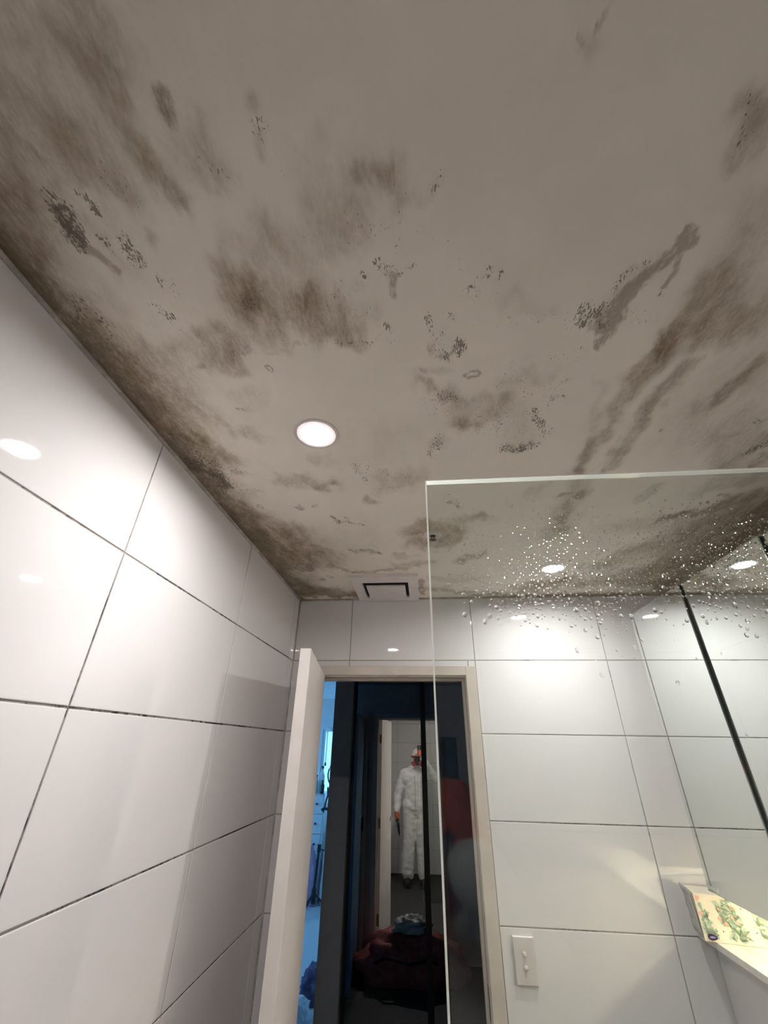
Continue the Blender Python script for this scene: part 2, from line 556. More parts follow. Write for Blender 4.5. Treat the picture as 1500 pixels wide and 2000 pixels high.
# ------------------------------------------------------------------ ceiling with mould colonies
MOULD = [
    ('h',[(-0.596,0.255),(-0.615,0.329),(-0.634,0.454)],0.0728,0.9),
    ('h',[(-0.634,0.454),(-0.619,0.584),(-0.615,0.738)],0.0843,0.9),
    ('h',[(-0.615,0.738),(-0.61,1.018),(-0.612,1.329),(-0.576,1.846)],0.0959,0.9),
    ('b',[(-0.616,0.275),(-0.629,0.345),(-0.631,0.401)],0.0212,0.9),
    ('b',[(-0.631,0.401),(-0.623,0.508),(-0.626,0.757),(-0.611,1.098),(-0.596,1.921)],0.0354,0.9),
    ('b',[(-0.605,0.393),(-0.589,0.435),(-0.581,0.481)],0.031,0.6),
    ('b',[(-0.601,0.479),(-0.579,0.559)],0.0375,0.6),
    ('s',[(-0.579,0.385),(-0.548,0.428),(-0.553,0.449)],0.0192,0.8),
    ('b',[(-0.599,0.571),(-0.579,0.634)],0.0308,0.5),
    ('s',[(-0.576,0.848),(-0.561,0.911),(-0.554,0.964)],0.044,1),
    ('b',[(-0.578,0.884),(-0.561,0.964)],0.0367,0.9),
    ('b',[(-0.616,1.033),(-0.578,1.1)],0.0568,0.9),
    ('s',[(-0.535,0.938),(-0.483,0.983)],0.0167,0.6),
    ('b',[(-0.606,1.168),(-0.612,1.329)],0.0728,0.7),
    ('h',[(-0.544,1.248),(-0.456,1.481)],0.1064,0.6),
    ('s',[(-0.57,1.267),(-0.54,1.29)],0.0398,0.7),
    ('s',[(-0.477,1.273),(-0.455,1.295)],0.0282,0.6),
    ('b',[(-0.542,1.355),(-0.529,1.388)],0.0276,0.8),
    ('b',[(-0.598,1.527),(-0.484,1.589)],0.0355,0.8),
    ('b',[(-0.622,1.672),(-0.586,1.883)],0.0668,0.9),
    ('h',[(-0.576,1.846),(-0.34,1.933)],0.0619,0.9),
    ('b',[(-0.577,1.946),(-0.319,1.966)],0.0277,0.9),
    ('h',[(-0.446,1.295),(-0.448,1.535)],0.0817,0.5),
    ('b',[(-0.497,0.902),(-0.454,0.905)],0.0156,0.5),
    ('s',[(-0.507,0.872),(-0.499,0.89)],0.0134,0.7),
    ('h',[(-0.547,0.687),(-0.537,0.828)],0.037,0.35),
    ('h',[(-0.426,0.083),(-0.369,0.106)],0.0661,0.4),
    ('h',[(-0.342,0.087),(-0.322,0.107)],0.0268,0.45),
    ('h',[(-0.494,0.197),(-0.389,0.19)],0.0726,0.38),
    ('h',[(-0.498,0.155),(-0.573,0.231)],0.049,0.35),
    ('b',[(-0.283,0.149),(-0.281,0.161)],0.0104,1),
    ('h',[(-0.283,0.151),(-0.282,0.161)],0.0099,0.5),
    ('b',[(-0.484,0.149),(-0.48,0.169),(-0.468,0.183)],0.0064,0.4),
    ('h',[(-0.422,0.162),(-0.405,0.183)],0.0217,0.35),
    ('h',[(-0.333,0.189),(-0.322,0.212),(-0.314,0.235)],0.0167,0.75),
    ('s',[(-0.334,0.202),(-0.325,0.222)],0.0103,0.35),
    ('h',[(-0.278,0.189),(-0.263,0.211)],0.0243,0.35),
    ('s',[(-0.263,0.211),(-0.243,0.229)],0.0139,0.4),
    ('h',[(-0.247,0.187),(-0.247,0.223)],0.0158,0.3),
    ('s',[(-0.404,0.216),(-0.363,0.231)],0.015,0.35),
    ('h',[(-0.41,0.209),(-0.37,0.224)],0.0269,0.3),
    ('s',[(-0.45,0.232),(-0.44,0.237),(-0.442,0.252)],0.0051,1),
    ('s',[(-0.487,0.235),(-0.495,0.254),(-0.498,0.277),(-0.493,0.292)],0.0157,0.95),
    ('b',[(-0.497,0.25),(-0.499,0.274),(-0.494,0.299),(-0.48,0.314),(-0.47,0.331)],0.0075,0.8),
    ('s',[(-0.458,0.284),(-0.454,0.295)],0.0113,0.8),
    ('s',[(-0.424,0.28),(-0.426,0.298),(-0.426,0.324)],0.0098,1),
    ('h',[(-0.483,0.265),(-0.457,0.318)],0.0245,0.35),
    ('s',[(-0.41,0.35),(-0.411,0.359)],0.0053,0.9),
    ('s',[(-0.4,0.351),(-0.391,0.373)],0.0126,0.35),
    ('h',[(-0.387,0.287)],0.0124,0.4),
    ('s',[(-0.44,0.401),(-0.423,0.406)],0.0118,0.8),
    ('s',[(-0.379,0.402),(-0.376,0.404)],0.0048,0.6),
    ('s',[(-0.43,0.417),(-0.427,0.438)],0.0143,0.4),
    ('s',[(-0.18,0.183),(-0.172,0.189),(-0.182,0.193)],0.0062,0.95),
    ('h',[(-0.175,0.156),(-0.177,0.171)],0.0074,0.4),
    ('s',[(-0.168,0.214),(-0.161,0.234)],0.0061,0.35),
    ('h',[(-0.18,0.193),(-0.188,0.212)],0.0058,0.35),
    ('h',[(-0.106,0.236),(-0.066,0.239),(-0.042,0.27)],0.0376,0.38),
    ('h',[(-0.056,0.246),(-0.027,0.26)],0.0163,0.5),
    ('b',[(-0.053,0.256),(-0.036,0.25)],0.0075,0.3),
    ('s',[(-0.026,0.251),(-0.006,0.264)],0.0088,0.35),
    ('h',[(-0.18,0.297),(-0.11,0.29)],0.039,0.35),
    ('h',[(-0.117,0.324),(-0.083,0.305)],0.022,0.3),
    ('h',[(-0.272,0.374),(-0.195,0.347)],0.0504,0.38),
    ('s',[(-0.076,0.309),(-0.053,0.311)],0.0115,0.4),
    ('s',[(-0.065,0.314),(-0.049,0.305),(-0.034,0.306)],0.005,0.75),
    ('s',[(-0.153,0.313),(-0.089,0.298)],0.0289,0.22),
    ('s',[(-0.205,0.38),(-0.078,0.327)],0.0402,0.18),
    ('h',[(-0.288,0.391),(-0.219,0.424),(-0.102,0.424)],0.0386,0.55),
    ('h',[(-0.276,0.383),(-0.274,0.401)],0.0181,0.6),
    ('h',[(-0.198,0.416),(-0.178,0.409)],0.0219,0.5),
    ('s',[(-0.279,0.391),(-0.269,0.411)],0.0184,0.5),
    ('h',[(-0.367,0.486),(-0.315,0.457),(-0.228,0.454)],0.0436,0.5),
    ('b',[(-0.353,0.499),(-0.314,0.505)],0.0133,0.6),
    ('h',[(-0.416,0.482),(-0.372,0.474)],0.0328,0.5),
    ('h',[(-0.191,0.457),(-0.118,0.468)],0.0276,0.45),
    ('s',[(-0.174,0.391),(-0.075,0.426)],0.0303,0.35),
    ('s',[(-0.339,0.445),(-0.154,0.46)],0.0399,0.28),
    ('b',[(-0.451,0.528),(-0.338,0.512),(-0.22,0.496),(-0.151,0.49)],0.0078,0.4),
    ('h',[(-0.42,0.531),(-0.355,0.529)],0.0189,0.4),
    ('s',[(-0.15,0.487),(-0.084,0.492),(-0.027,0.504)],0.0093,0.55),
    ('h',[(-0.154,0.46),(-0.103,0.49)],0.0201,0.4),
    ('h',[(-0.488,0.5),(-0.519,0.592)],0.0504,0.5),
    ('s',[(-0.054,0.351),(-0.047,0.364),(-0.036,0.377)],0.0088,1),
    ('s',[(-0.08,0.365),(-0.075,0.373)],0.0057,0.9),
    ('b',[(-0.04,0.376),(-0.029,0.39),(-0.029,0.412)],0.0076,0.8),
    ('b',[(-0.037,0.381),(-0.02,0.382)],0.0066,0.7),
    ('s',[(-0.028,0.369),(-0.018,0.378)],0.0081,0.7),
    ('s',[(-0.005,0.365),(0.002,0.362)],0.0048,0.8),
    ('s',[(-0.021,0.272),(-0.015,0.291),(-0.021,0.335)],0.0083,0.42),
    ('s',[(0.045,0.249),(0.038,0.262),(0.032,0.266)],0.0056,0.7),
    ('h',[(-0.014,0.282),(0.035,0.265)],0.0104,0.3),
    ('s',[(-0.001,0.312),(0.043,0.316)],0.0214,0.25),
    ('s',[(0.123,0.378),(0.119,0.394)],0.0033,0.8),
    ('s',[(0.138,0.39),(0.134,0.397)],0.005,0.8),
    ('s',[(0.09,0.417),(0.096,0.409),(0.104,0.412)],0.0052,0.8),
    ('s',[(0.061,0.385),(0.153,0.409)],0.0251,0.22),
    ('s',[(0.084,0.421),(0.101,0.422)],0.007,0.5),
    ('s',[(-0.05,0.46),(-0.039,0.474)],0.0078,0.9),
    ('s',[(-0.111,0.484),(-0.032,0.507)],0.0103,0.4),
    ('s',[(0.09,0.445),(0.111,0.476)],0.0075,0.35),
    ('s',[(0.021,0.452),(0.028,0.479),(0.034,0.501)],0.0088,0.9),
    ('b',[(0.028,0.506),(0.039,0.528),(0.055,0.536)],0.0095,0.7),
    ('s',[(0.039,0.502),(0.057,0.532)],0.0146,0.85),
    ('b',[(0.055,0.539),(0.07,0.528),(0.077,0.516)],0.0037,0.8),
    ('s',[(0.075,0.501),(0.087,0.522)],0.0093,0.95),
    ('s',[(0.062,0.452),(0.07,0.462)],0.0047,0.8),
    ('s',[(0.048,0.484),(0.053,0.492)],0.004,0.7),
    ('s',[(0.158,0.465),(0.184,0.487)],0.0135,0.4),
    ('s',[(0.213,0.459),(0.277,0.474)],0.0209,0.4),
    ('h',[(0.166,0.437),(0.237,0.452)],0.0182,0.25),
    ('s',[(0.265,0.56),(0.314,0.564)],0.0223,0.3),
    ('r',[(0.112,0.588)],0.014,0.8),
    ('r',[(-0.288,0.548)],0.0094,0.9),
    ('b',[(0.018,0.572)],0.0103,0.65),
    ('h',[(0.01,0.567),(0.07,0.569)],0.0091,0.3),
    ('h',[(0.009,0.607),(0.052,0.629),(0.103,0.662)],0.0201,0.6),
    ('s',[(0.052,0.629),(0.086,0.661)],0.0153,0.6),
    ('h',[(0.113,0.719),(0.166,0.69)],0.0416,0.5),
    ('h',[(0.107,0.722),(0.131,0.729)],0.0171,0.5),
    ('s',[(0.064,0.667),(0.227,0.781)],0.0428,0.4),
    ('h',[(0.186,0.604),(0.247,0.609)],0.0239,0.4),
    ('s',[(0.186,0.604),(0.268,0.653)],0.0322,0.4),
    ('s',[(0.298,0.629),(0.31,0.623)],0.0062,0.8),
    ('s',[(0.289,0.663),(0.311,0.668)],0.0065,0.8),
    ('s',[(0.254,0.713),(0.283,0.741),(0.302,0.787)],0.0132,0.8),
    ('b',[(0.234,0.824),(0.269,0.813)],0.0193,0.7),
    ('s',[(0.216,0.829),(0.284,0.824)],0.0194,0.95),
    ('h',[(0.211,0.694),(0.255,0.802)],0.044,0.3),
    ('s',[(0.05,0.768),(0.038,0.837)],0.0191,0.85),
    ('h',[(0.044,0.796)],0.0315,0.4),
    ('s',[(0.116,0.842),(0.13,0.854)],0.0201,0.3),
    ('b',[(0.392,0.349),(0.396,0.367)],0.0055,0.7),
    ('b',[(0.404,0.369),(0.397,0.38),(0.389,0.387)],0.0106,0.85),
    ('b',[(0.402,0.389),(0.409,0.414),(0.405,0.432)],0.0052,0.8),
    ('s',[(0.408,0.448),(0.404,0.443)],0.0037,0.8),
    ('b',[(0.378,0.391),(0.368,0.41),(0.359,0.426),(0.354,0.443)],0.0122,0.95),
    ('s',[(0.353,0.393),(0.334,0.403),(0.328,0.428)],0.0077,0.75),
    ('b',[(0.334,0.399),(0.341,0.392)],0.0059,0.5),
    ('b',[(0.355,0.457),(0.348,0.48),(0.346,0.5)],0.0253,1),
    ('b',[(0.399,0.374),(0.387,0.387)],0.0147,1),
    ('s',[(0.321,0.454),(0.306,0.472),(0.305,0.484)],0.0086,1),
    ('s',[(0.3,0.466),(0.336,0.494)],0.0127,0.85),
    ('b',[(0.336,0.451),(0.365,0.472)],0.0094,0.7),
    ('s',[(0.368,0.467),(0.409,0.495)],0.0098,0.4),
    ('s',[(0.385,0.488),(0.404,0.492)],0.008,0.5),
    ('h',[(0.355,0.417),(0.34,0.46)],0.0272,0.3),
    ('b',[(0.206,0.119),(0.198,0.131),(0.197,0.136)],0.004,0.55),
    ('b',[(0.182,0.138),(0.193,0.147)],0.0041,0.5),
    ('h',[(0.192,0.138)],0.0135,0.3),
    ('h',[(0.401,0.198),(0.413,0.225),(0.424,0.26)],0.0225,0.55),
    ('s',[(0.398,0.202),(0.409,0.232)],0.0138,0.5),
    ('h',[(0.392,0.219)],0.0231,0.25),
    ('h',[(0.495,0.421),(0.5,0.455)],0.0414,0.6),
    ('h',[(0.502,0.342),(0.524,0.407),(0.528,0.476)],0.0613,0.45),
    ('b',[(0.496,0.455),(0.514,0.439)],0.015,0.25),
    ('h',[(0.596,0.481),(0.534,0.515),(0.483,0.532)],0.0417,0.5),
    ('h',[(0.67,0.592),(0.657,0.728)],0.1193,0.38),
    ('h',[(0.499,0.512),(0.461,0.541),(0.448,0.563)],0.0174,0.8),
    ('b',[(0.485,0.519),(0.455,0.557)],0.0076,0.45),
    ('h',[(0.448,0.563),(0.449,0.618),(0.442,0.688),(0.449,0.762),(0.434,0.835),(0.44,0.932)],0.0217,0.75),
    ('b',[(0.452,0.712),(0.449,0.762),(0.437,0.825)],0.012,0.3),
    ('h',[(0.517,0.598),(0.513,0.671),(0.507,0.741),(0.506,0.821),(0.503,0.925)],0.0193,0.7),
    ('s',[(0.507,0.716),(0.505,0.775)],0.0132,0.5),
    ('h',[(0.431,0.598),(0.411,0.622)],0.0169,0.3),
    ('h',[(0.37,0.619),(0.414,0.777)],0.0137,0.3),
    ('h',[(0.659,0.603),(0.649,0.647),(0.644,0.689)],0.0156,0.8),
    ('h',[(0.638,0.696),(0.612,0.724)],0.0226,0.35),
    ('b',[(0.569,0.783)],0.0077,0.6),
    ('h',[(0.755,0.82),(0.768,0.879)],0.0612,0.45),
    ('s',[(0.824,0.883),(0.86,0.876)],0.0159,0.95),
    ('b',[(0.882,0.908),(0.873,0.951)],0.015,0.8),
    ('h',[(0.839,0.845),(0.819,0.925)],0.0534,0.5),
    ('s',[(0.758,0.771),(0.774,0.779)],0.0078,0.8),
    ('h',[(0.438,0.968),(0.469,1.168),(0.476,1.311)],0.0371,0.55),
    ('h',[(0.428,1.133),(0.469,1.351)],0.0354,0.4),
    ('b',[(0.415,1.067),(0.434,1.057)],0.0127,0.85),
    ('h',[(0.483,1.066)],0.0191,0.7),
    ('h',[(0.353,1.013),(0.337,1.067)],0.029,0.35),
    ('h',[(-0.01,1.281),(0.051,1.21),(0.122,1.27),(0.091,1.371),(-0.003,1.374)],0.046,0.75),
    ('h',[(0.017,1.303)],0.0706,0.4),
    ('h',[(0.141,1.173),(0.19,1.166)],0.0332,0.7),
    ('h',[(0.139,1.252),(0.233,1.186)],0.0498,0.3),
    ('s',[(0.092,1.074),(0.128,1.098)],0.0197,0.7),
    ('b',[(0.096,1.08),(0.12,1.107)],0.011,0.5),
    ('s',[(0.243,1.09),(0.287,1.124)],0.0111,0.6),
    ('s',[(0.23,1.169),(0.241,1.187)],0.0119,0.6),
    ('h',[(0.159,1.542),(0.224,1.485)],0.0289,0.7),
    ('s',[(0.181,1.702),(0.207,1.747)],0.0226,0.8),
    ('h',[(0.06,1.74),(0.267,1.783)],0.0387,0.4),
    ('h',[(0.014,1.874),(0.261,1.946),(0.481,1.956)],0.0345,0.6),
    ('h',[(0.416,1.858),(0.629,1.801)],0.0402,0.6),
    ('b',[(0.24,1.983),(1.147,2.025)],0.0181,0.85),
    ('s',[(0.135,1.88),(0.438,1.985)],0.0346,0.6),
    ('h',[(0.541,1.899),(0.797,1.777),(1.068,1.856)],0.0732,0.85),
    ('s',[(0.64,1.622),(0.774,1.715),(0.936,1.753)],0.044,0.7),
    ('s',[(0.721,1.683),(0.902,1.721)],0.0589,0.7),
    ('b',[(0.794,1.658),(0.861,1.673)],0.0215,0.6),
    ('h',[(0.733,1.6),(0.88,1.418),(0.978,1.234)],0.0775,0.75),
    ('h',[(0.98,1.668),(1.059,1.429),(1.082,1.208)],0.1097,1),
    ('b',[(1.045,1.855),(1.099,1.497),(1.105,1.242)],0.0594,0.9),
    ('h',[(0.802,1.223),(0.895,1.196),(0.955,1.123),(1.009,1.098)],0.0285,0.8),
    ('b',[(0.807,1.216),(0.822,1.201)],0.0173,0.7),
    ('b',[(1.016,1.271),(1.05,1.159)],0.0227,0.8),
    ('b',[(0.88,1.104),(0.906,1.1)],0.009,0.7),
    ('s',[(0.926,1.339),(1.026,1.237)],0.0375,0.6),
    ('h',[(0.653,1.284),(0.803,1.257)],0.0626,0.4),
    ('h',[(0.669,1.035),(0.651,1.088)],0.0213,0.5),
    ('h',[(0.918,1.001),(0.84,1.046)],0.0498,0.5),
    ('s',[(-0.293,1.152),(-0.273,1.182)],0.0173,1),
    ('s',[(-0.269,1.161),(-0.198,1.201)],0.0174,0.8),
    ('b',[(-0.29,1.146),(-0.282,1.153)],0.0121,0.7),
    ('b',[(-0.218,1.193)],0.0125,0.7),
    ('b',[(-0.376,1.087)],0.0139,0.8),
    ('b',[(-0.333,1.067)],0.0113,0.7),
    ('r',[(-0.498,1.069)],0.0093,0.8),
    ('b',[(-0.251,1.433),(-0.193,1.446)],0.0218,0.6),
    ('s',[(-0.255,1.419),(-0.184,1.461)],0.028,0.7),
    ('s',[(-0.351,1.585),(-0.315,1.633)],0.018,0.9),
    ('b',[(-0.456,1.726)],0.0238,0.7),
    ('b',[(-0.407,1.696)],0.0154,0.6),
    ('s',[(-0.161,0.889),(-0.151,0.939)],0.0149,0.7),
    ('s',[(-0.149,0.902),(-0.046,0.934)],0.026,0.5),
    ('h',[(-0.084,0.97),(-0.038,0.934)],0.0461,0.45),
    ('s',[(-0.11,1.008),(-0.039,0.947)],0.0277,0.5),
    ('h',[(-0.154,1.058),(-0.139,1.065)],0.0218,0.6),
    ('h',[(-0.375,0.936),(-0.246,0.958)],0.0317,0.45),
    ('h',[(-0.293,0.968),(-0.248,0.972)],0.0182,0.4),
    ('h',[(-0.415,0.734),(-0.394,0.745)],0.0285,0.45),
    ('b',[(-0.387,0.726),(-0.378,0.737)],0.0062,0.4),
    ('s',[(-0.4,0.643),(-0.385,0.644)],0.0056,0.7),
    ('h',[(-0.506,0.656),(-0.462,0.694)],0.0358,0.3),
    ('h',[(-0.369,0.618),(-0.33,0.607)],0.0237,0.25),
    ('h',[(-0.295,1.646),(-0.071,1.623)],0.0217,0.7),
    ('h',[(-0.112,1.581),(0.036,1.562)],0.0272,0.5),
    ('h',[(-0.085,1.477),(-0.024,1.48)],0.0253,0.4),
    ('h',[(-0.363,1.436),(-0.223,1.309)],0.1189,0.2),
    ('h',[(-0.291,0.846),(-0.233,0.828)],0.0242,0.3),
    ('h',[(-0.129,0.857),(-0.067,0.759)],0.0652,0.2),
    ('b',[(-0.004,1.736),(0.004,1.949)],0.0124,0.8),
]
def value_noise(x, y, scale, seed):
    rg = np.random.RandomState(seed)
    lat = rg.rand(256, 256)
    u, v = x * scale + 37.3, y * scale + 51.7
    i, j = np.floor(u).astype(int), np.floor(v).astype(int)
    fu, fv = u - i, v - j
    fu, fv = fu * fu * (3 - 2 * fu), fv * fv * (3 - 2 * fv)
    g = lambda a, b: lat[a % 256, b % 256]
    return (g(i, j) * (1 - fu) + g(i + 1, j) * fu) * (1 - fv) + (g(i, j + 1) * (1 - fu) + g(i + 1, j + 1) * fu) * fv
def fbm(x, y, s, seed, octv=4):
    t, a = 0, 0.5
    for k in range(octv):
        t = t + a * value_noise(x, y, s * 2 ** k, seed + k); a *= 0.5
    return t / (1 - 0.5 ** octv)
def sstep(t):
    t = np.clip(t, 0, 1); return t * t * (3 - 2 * t)

LAMPS = ((-0.242, 0.743), (0.546, 1.645))
def build_ceiling():
    st = 0.0042
    xs = np.arange(XL - 0.01, XR + 0.011, st)
    ys = np.concatenate([np.arange(YB - 0.01, 0.0, 0.05), np.arange(0.0, YF + 0.011, st)])
    X, Y = np.meshgrid(xs, ys)
    nx, ny = len(xs), len(ys)
    mod = fbm(X, Y * 0.6, 34, 91, 3); mod2 = fbm(X, Y * 0.6, 90, 95, 2)
    wx = (fbm(X, Y * 0.55, 34, 11) - 0.5); wy = (fbm(X, Y * 0.55, 34, 21) - 0.5)
    bxn = (fbm(X, Y, 9, 31) - 0.5); byn = (fbm(X, Y, 9, 41) - 0.5)
    F = {'h': np.zeros_like(X), 'b': np.zeros_like(X), 's': np.zeros_like(X)}
    for k, pts, r, s in MOULD:
        r = max(r, 0.0045)
        pad = r * 2.6 + 0.05
        px = [p[0] for p in pts]; py = [p[1] for p in pts]
        i0, i1 = np.searchsorted(xs, (min(px) - pad, max(px) + pad)); j0, j1 = np.searchsorted(ys, (min(py) - pad, max(py) + pad))
        if i1 <= i0 or j1 <= j0:
            continue
        sl = (slice(j0, j1), slice(i0, i1))
        a1, a2 = min(2.4 * r, 0.05), min(1.3 * r, 0.10)
        x = X[sl] + wx[sl] * a1 + bxn[sl] * a2; y = Y[sl] + wy[sl] * a1 * 1.8 + byn[sl] * a2 * 1.3
        d = np.full(x.shape, 9.0)
        segs = list(zip(pts, pts[1:])) or [(pts[0], pts[0])]
        for (ax, ay), (cx, cy) in segs:
            dx, dy = cx - ax, cy - ay
            L = dx * dx + dy * dy
            t = np.clip(((x - ax) * dx + (y - ay) * dy) / L, 0, 1) if L > 0 else 0
            d = np.minimum(d, np.hypot(x - ax - t * dx, y - ay - t * dy))
        if k == 'r':
            v = s * np.exp(-((d - r * 0.85) / (r * 0.38)) ** 2); key = 'b'
            F['b'][sl] = np.maximum(F['b'][sl], v * 1.15)
            continue
        if k == 'h':
            v = s * sstep((1.75 * r - d) / (1.6 * r))
            F['h'][sl] = 1 - (1 - F['h'][sl]) * (1 - v * 0.74)
        else:
            v = s * sstep((1.75 * r - d) / (1.35 * r)) * (0.08 + 1.05 * mod[sl] + 0.85 * mod2[sl])
            F[k][sl] = np.maximum(F[k][sl], v)
    # thin film everywhere, heavier towards the left wall
    # black-brown growth fringing the edges of the room
    wl_ = 0.020 + 0.075 * fbm(X * 0.3, Y, 6, 121) ** 1.3
    edge = 0.95 * sstep((wl_ * 1.5 - (X - XL)) / (wl_ * 1.5))
    wf_ = (0.012 + 0.05 * sstep((X - 0.1) / 0.7)) * (0.5 + fbm(X, Y * 0.3, 7, 131))
    edge = np.maximum(edge, 0.85 * sstep((wf_ * 1.5 - (YF - Y)) / (wf_ * 1.5)))
    wr_ = 0.05 + 0.12 * fbm(X * 0.3, Y, 5, 141)
    edge = np.maximum(edge, 0.8 * sstep((wr_ * 1.6 - (XR - 0.02 - X)) / (wr_ * 1.6)))
    F['h'] = 1 - (1 - F['h']) * (1 - edge)
    film = 0.16 * sstep((0.25 - X) / 0.9) * fbm(X, Y, 5, 61) * 1.6 + 0.05 * fbm(X, Y, 4, 71)
    F['h'] = 1 - (1 - F['h']) * (1 - np.clip(film, 0, 1))
    co = np.stack([X, Y, np.full_like(X, H)], -1).reshape(-1, 3)
    idx = np.arange(nx * ny).reshape(ny, nx)
    q = np.stack([idx[:-1, :-1], idx[1:, :-1], idx[1:, 1:], idx[:-1, 1:]], -1).reshape(-1, 4)
    qc = co[q].mean(1)
    keep = np.ones(len(q), bool)
    for lx, ly in LAMPS:                          # cut-outs for the recessed downlights
        keep &= np.hypot(qc[:, 0] - lx, qc[:, 1] - ly) > 0.0475
    q = q[keep]
    n = len(co)
    x0, x1, y0, y1 = xs[0], xs[-1], ys[0], ys[-1]
    top = np.array([(x0, y0, H + .1), (x1, y0, H + .1), (x1, y1, H + .1), (x0, y1, H + .1), (x0, y0, H), (x1, y0, H), (x1, y1, H), (x0, y1, H)])
    co = np.concatenate([co, top])
    extra = [(n, n + 1, n + 2, n + 3), (n, n + 4, n + 5, n + 1), (n + 1, n + 5, n + 6, n + 2), (n + 2, n + 6, n + 7, n + 3), (n + 3, n + 7, n + 4, n)]
    me = bpy.data.meshes.new('ceiling')
    me.from_pydata([], [], [])
    me.vertices.add(len(co)); me.vertices.foreach_set('co', co.ravel())
    faces = np.concatenate([q, np.array(extra)])
    me.loops.add(faces.size); me.loops.foreach_set('vertex_index', faces.ravel().astype(np.int32))
    me.polygons.add(len(faces)); me.polygons.foreach_set('loop_start', np.arange(0, faces.size, 4, dtype=np.int32))
    me.update(calc_edges=True)
    for nm, k in (('haze', 'h'), ('brown', 'b'), ('speck', 's')):
        at = me.attributes.new(nm, 'FLOAT', 'POINT')
        at.data.foreach_set('value', np.concatenate([F[k].ravel(), np.zeros(8)]).astype(np.float32))
    return tag(link('ceiling', me, 'ceiling'), 'plaster ceiling blotched with brown and black mould', 'ceiling', kind='structure')
build_ceiling()

# sealant beads where tile meets ceiling
bm = bmesh.new()
tube(bm, [(XL + 0.001, y, H - 0.002) for y in np.linspace(YB, YF, 8)], 0.006, 8)
struct('trim_1', bm, 'sealant', 'thin sealant bead between left wall tiles and ceiling', 'trim', smooth_shade=True)
bm = bmesh.new()
tube(bm, [(x, YF - 0.001, H - 0.002) for x in np.linspace(XL, XR, 8)], 0.005, 8)
struct('trim_2', bm, 'sealant', 'thin sealant bead between end wall tiles and ceiling', 'trim', smooth_shade=True)
bm = bmesh.new()
tube(bm, [(XL + 0.0015, YF - 0.0015, z) for z in np.linspace(0, H, 6)], 0.004, 8)
struct('trim_3', bm, 'sealant', 'vertical sealant bead in the corner behind the open door', 'trim', smooth_shade=True)

# ------------------------------------------------------------------ door frame (lining, architraves, strike plate) and door leaf
fr = thing('trim_4', 'painted timber door frame of the bathroom doorway', 'door frame', ((OX0 + OX1) / 2, YF, 0), kind='structure')
fx = (OX0 + OX1) / 2
def fbox(name, x0, x1, y0, y1, z0, z1, mat='frame_paint', bev=0.002):
    return obj(name, boxbm(x0 - fx, x1 - fx, y0 - YF, y1 - YF, z0, z1), mat, fr, bevel=bev)
WT = 0.112                                       # wall thickness at the doorway
fbox('jamb', OX0, OX0 + 0.019, YF - 0.004, YF + WT, 0, OZ)
j2 = fbox('jamb', OX1 - 0.019, OX1, YF - 0.004, YF + WT, 0, OZ)
fbox('head', OX0 + 0.019, OX1 - 0.019, YF - 0.004, YF + WT, OZ - 0.019, OZ)
fbox('door_stop', OX0 + 0.019, OX0 + 0.03, YF + 0.04, YF + 0.07, 0, OZ - 0.019)
fbox('door_stop', OX1 - 0.03, OX1 - 0.019, YF + 0.04, YF + 0.07, 0, OZ - 0.019)
fbox('door_stop', OX0 + 0.03, OX1 - 0.03, YF + 0.04, YF + 0.07, OZ - 0.03, OZ - 0.019)
for ya, yb in ((YF - 0.014, YF - 0.0005), (YF + WT, YF + WT + 0.014)):
    fbox('architrave', OX1 - 0.014, OX1 + 0.032, ya, yb, 0, OZ + 0.028)
    fbox('architrave', OX0 - 0.032, OX0 + 0.014, ya, yb, 0, OZ + 0.028)
    fbox('architrave', OX0 + 0.0145, OX1 - 0.0145, ya, yb, OZ - 0.012, OZ + 0.028)
fbox('strike_plate', OX1 - 0.0205, OX1 - 0.0188, YF + 0.006, YF + 0.034, 0.965, 1.045, 'brass', 0)

DW, DT, DZ = 0.622, 0.036, 2.028
dr = thing('door_1', 'white painted bathroom door standing open towards the left wall', 'door', (-0.464, YF - 0.018, 0), math.radians(8.2) - PI / 2, kind='structure')
# local x runs from the hinge to the free edge, local y to the right-hand face seen by the viewer is +y
leaf = obj('door_leaf', boxbm(0.002, DW, -DT, 0, 0.012, DZ), 'white_paint', dr, bevel=0.0018)
for hz in (0.25, 1.02, 1.82):
    bm = bmesh.new()
    tube(bm, [(-0.004, -DT - 0.004, hz - 0.045), (-0.004, -DT - 0.004, hz + 0.045)], 0.005, 10)
    box(bm, 0.0, 0.0018, -DT, -0.004, hz - 0.045, hz + 0.045)
    obj('hinge', bm, 'brass', dr)
for s in (0.0, -DT):
    bm = bmesh.new()
    d = 1 if s == 0 else -1
    tube(bm, [(DW - 0.06, s, 1.0), (DW - 0.06, s + d * 0.010, 1.0)], 0.026, 20)
    tube(bm, [(DW - 0.06, s + d * 0.008, 1.0), (DW - 0.06, s + d * 0.045, 1.0)], 0.009, 12)
    tube(bm, [(DW - 0.06, s + d * 0.040, 1.0), (DW - 0.17, s + d * 0.040, 1.0)], 0.009, 12)
    obj('door_handle', bm, 'chrome', dr)
obj('latch_plate', boxbm(DW - 0.0004, DW + 0.0008, -DT + 0.007, -0.007, 0.94, 1.06), 'chrome', dr)

